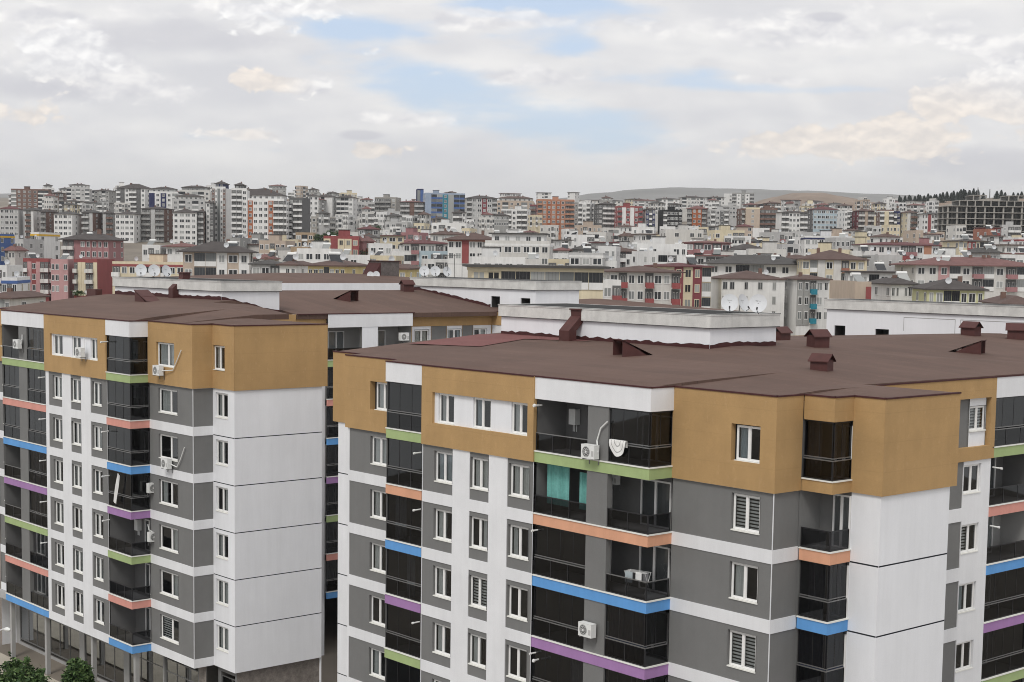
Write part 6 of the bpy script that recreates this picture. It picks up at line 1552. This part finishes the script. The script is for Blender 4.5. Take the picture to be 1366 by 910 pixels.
S = M('DIVIDE', sep.outputs[0], ay); Tt = M('DIVIDE', M('MAXIMUM', sep.outputs[2], 0.0), ay)
X = M('MULTIPLY_ADD', S, 2066.8, 683); Y = M('MULTIPLY_ADD', Tt, -2066.8, 344)     # degrees-like sky coordinates (x right, y down from the zenith side)
def comb(sx, sy, ox=0, oy=0, oz=0.0):
    c = N.new('ShaderNodeCombineXYZ'); Lk.new(M('MULTIPLY_ADD', X, sx, ox), c.inputs[0]); Lk.new(M('MULTIPLY_ADD', Y, sy, oy), c.inputs[1]); c.inputs[2].default_value = oz
    return c.outputs[0]
def noise(vec, sc, det=8, ro=.6, dist=0):
    n = N.new('ShaderNodeTexNoise'); n.inputs['Scale'].default_value = sc; n.inputs['Detail'].default_value = det; n.inputs['Roughness'].default_value = ro; n.inputs['Distortion'].default_value = dist
    Lk.new(vec, n.inputs['Vector']); return n.outputs['Fac']
PV = N.new('ShaderNodeCombineXYZ'); Lk.new(X, PV.inputs[0]); Lk.new(Y, PV.inputs[1])
def gauss(lst):
    tot = None
    for (cx, cy, rx, ry, w) in lst:
        v = N.new('ShaderNodeVectorMath'); v.operation = 'MULTIPLY_ADD'; Lk.new(PV.outputs[0], v.inputs[0]); v.inputs[1].default_value = (1/rx, 1/ry, 0); v.inputs[2].default_value = (-cx/rx, -cy/ry, 0)
        q = N.new('ShaderNodeVectorMath'); q.operation = 'DOT_PRODUCT'; Lk.new(v.outputs[0], q.inputs[0]); Lk.new(v.outputs[0], q.inputs[1])
        e = M('POWER', .36788, q.outputs['Value'])
        tot = M('MULTIPLY', e, w) if tot is None else M('MULTIPLY_ADD', e, w, tot)
    return tot
blue = gauss([(470, 48, 95, 26, 1.0), (720, 14, 150, 16, 1.0), (640, 155, 120, 44, .82), (775, 180, 120, 36, .62), (545, 105, 90, 30, .7), (905, 108, 110, 20, .8), (760, 60, 50, 26, .8), (1060, 118, 130, 10, .6)])
n1 = noise(comb(.0034, .0088), 1.0, 6, .52, .1)
n1b = noise(comb(.0034, .0088, .05, -.16), 1.0, 3, .5, .1)
n4 = noise(comb(.0065, .026, 8.1, 4.4), 1.0, 5, .55, .1)
alpha = smooth(M('ADD', M('ADD', M('MULTIPLY_ADD', n1, 1.3, .10), M('MULTIPLY_ADD', n4, .95, -.42)), M('MULTIPLY', blue, -.70)), .16, .60)
relief = M('MULTIPLY', M('SUBTRACT', n1, n1b), 1.1)
nl = noise(comb(.0028, .007, 3.3, 7.7), 1.0, 3, .45)
shade = M('ADD', M('MULTIPLY_ADD', nl, .55, .22), relief)
veil = mixc(smooth(shade, .25, .80), (.62, .622, .65), (.84, .828, .81))
dark = gauss([(240, 62, 165, 30, 1.0), (55, 132, 110, 20, .9), (1310, 212, 150, 30, 1.1), (480, 186, 34, 7, 1.2), (412, 127, 42, 13, .9), (960, 84, 150, 16, .45), (1088, 24, 30, 7, 1.2)])
n2 = noise(comb(.012, .022, 1.7, 2.9), 1.0, 6, .55, .1)
dmask = smooth(M('ADD', M('MULTIPLY', dark, .9), M('MULTIPLY_ADD', n2, .9, -.45)), .28, .80)
def puff(vec, sc, det=3.0, ro=.48, warp=.75):
    nz = N.new('ShaderNodeTexNoise'); nz.inputs['Scale'].default_value = sc*1.6; nz.inputs['Detail'].default_value = 2; Lk.new(vec, nz.inputs['Vector'])
    va = N.new('ShaderNodeVectorMath'); va.operation = 'MULTIPLY_ADD'; Lk.new(nz.outputs['Color'], va.inputs[0]); va.inputs[1].default_value = (warp, warp, 0); Lk.new(vec, va.inputs[2])
    v = N.new('ShaderNodeTexVoronoi'); v.voronoi_dimensions = '2D'; v.feature = 'F1'; v.normalize = True; v.inputs['Scale'].default_value = sc; v.inputs['Detail'].default_value = det; v.inputs['Roughness'].default_value = ro
    Lk.new(va.outputs[0], v.inputs['Vector']); return M('SUBTRACT', 1.0, v.outputs['Distance'])
body = gauss([(60, 40, 90, 22, .7), (180, 130, 130, 22, .7), (420, 120, 60, 16, .5), (105, 92, 95, 34, 1.0), (300, 22, 110, 20, .8), (1080, 45, 210, 30, .9), (650, 34, 120, 16, 1.0), (700, 108, 150, 16, .8), (1000, 108, 80, 9, .6), (410, 160, 120, 14, .5), (1330, 90, 80, 40, .8), (560, 165, 60, 12, .5)])
pb = puff(comb(.015, .026, 1.2, 3.6), 1.0, 4.0)
pbb = puff(comb(.015, .026, 1.2+.08, 3.6+.30), 1.0, 2.0)
n5 = noise(comb(.0085, .017, 2.2, 6.6), 1.0, 5, .55, .2)
bmask = smooth(M('ADD', M('MULTIPLY', body, .85), M('ADD', M('MULTIPLY_ADD', n5, 1.0, -.55), M('MULTIPLY_ADD', pb, 1.0, -.66))), .28, .62)
brel = smooth(M('ADD', M('MULTIPLY', M('SUBTRACT', pb, pbb), 1.2), .42), .05, .95)
c1a = mixc(M('MULTIPLY', bmask, .95), veil, mixc(brel, (.59, .59, .625), (.96, .94, .915)))
c1 = mixc(M('MULTIPLY', dmask, .55), c1a, (.50, .50, .55))
# cumulus heads
cum = gauss([(332, 116, 34, 13, 1.1), (395, 122, 52, 15, .8), (1050, 188, 110, 22, 1.0), (1195, 182, 70, 30, 1.1), (1255, 128, 60, 22, .95), (1340, 120, 70, 42, 1.0), (498, 204, 40, 12, .9), (318, 188, 58, 9, .9), (350, 22, 55, 34, 1.1), (85, 75, 60, 30, .8), (100, 100, 70, 34, .6), (430, 18, 30, 22, .8), (497, 72, 16, 10, .8), (20, 165, 80, 18, .7)])
n3 = puff(comb(.021, .036, 5.1, 9.2), 1.0)
n3b = puff(comb(.021, .036, 5.1+.09, 9.2+.28), 1.0, 2.0)
cmask = smooth(M('ADD', M('MULTIPLY', cum, .95), M('MULTIPLY_ADD', n3, 1.5, -1.02)), .34, .62)
crel = smooth(M('ADD', M('MULTIPLY', M('SUBTRACT', n3, n3b), 1.3), .42), .1, .9)
warm = smooth(M('ADD', gauss([(332, 118, 70, 40, 1), (1150, 170, 300, 70, 1), (498, 204, 70, 22, 1), (60, 165, 130, 40, .8), (318, 188, 80, 14, .5)]), 0), 0.0, .9)
cl = mixc(crel, mixc(warm, (.66, .66, .685), (.70, .65, .61)), mixc(warm, (.98, .97, .955), (.98, .88, .775)))
c2 = mixc(M('MULTIPLY', cmask, .88), c1, cl)
skyb = mixc(.6, sky.outputs[0], (.58, .68, .86))
full = mixc(M('MAXIMUM', M('MAXIMUM', alpha, M('MULTIPLY', bmask, .75)), M('MULTIPLY', cmask, .9)), skyb, c2)
hz = smooth(M('SUBTRACT', Y, M('MULTIPLY', smooth(X, 200, 1200), -8)), 195, 290)
fin = mixc(M('MULTIPLY', hz, .85), full, (.655, .648, .64))
Lk.new(fin, bg.inputs['Color']); bg.inputs['Strength'].default_value = .105
wd.cycles.sampling_method = 'MANUAL'; wd.cycles.sample_map_resolution = 256
sl = D.lights.new('sun', 'SUN'); sl.energy = 1.4; sl.angle = R(18); sl.color = (1, .96, .90)
so = D.objects.new('sun', sl); COL.objects.link(so)
sd = Vector((math.sin(SUN_AZ)*math.cos(SUN_EL), math.cos(SUN_AZ)*math.cos(SUN_EL), math.sin(SUN_EL)))
so.rotation_euler = sd.to_track_quat('Z', 'Y').to_euler(); so.location = (0, 0, 200)
vs = scene.view_settings; vs.view_transform = 'Standard'; vs.look = 'None'; vs.gamma = 1; vs.exposure = .22; vs.use_curve_mapping = False
scene.cycles.max_bounces = 6; scene.cycles.transparent_max_bounces = 12; scene.cycles.use_denoising = True; scene.cycles.filter_width = 1.0

# thin air between the camera and the far hills
hz_m = D.materials.new('haze'); hz_m.use_nodes = True; hn = hz_m.node_tree; hn.nodes.remove(hn.nodes['Principled BSDF'])
pv = hn.nodes.new('ShaderNodeVolumePrincipled'); pv.inputs['Color'].default_value = (.90, .93, .97, 1); pv.inputs['Density'].default_value = 7e-5; pv.inputs['Anisotropy'].default_value = .2
hn.links.new(pv.outputs[0], hn.nodes['Material Output'].inputs['Volume'])
hb = MB(); a, b2 = RIGHT*9000, FWD
def hp(x, y, z): p = RIGHT*x+FWD*y; return (p.x, p.y, z)
zlo, zhi = min(v.co.z for v in D.objects['ground'].data.vertices)-1, 460
Q = [hp(-9000,-300,zlo),hp(9000,-300,zlo),hp(9000,9300,zlo),hp(-9000,9300,zlo),hp(-9000,-300,zhi),hp(9000,-300,zhi),hp(9000,9300,zhi),hp(-9000,9300,zhi)]
for q in ((3,2,1,0),(4,5,6,7),(0,1,5,4),(1,2,6,5),(2,3,7,6),(3,0,4,7)): hb.face([Q[i] for i in q], hz_m)
hme = hb.mesh('haze'); bm = bmesh.new(); bm.from_mesh(hme); bmesh.ops.remove_doubles(bm, verts=bm.verts, dist=.01); bm.to_mesh(hme); bm.free()
ho = D.objects.new('haze', hme); COL.objects.link(ho); tag(ho, 'thin pale haze over the town', 'haze', kind='stuff'); del ho['label'], ho['category']
scene.cycles.volume_bounces = 0
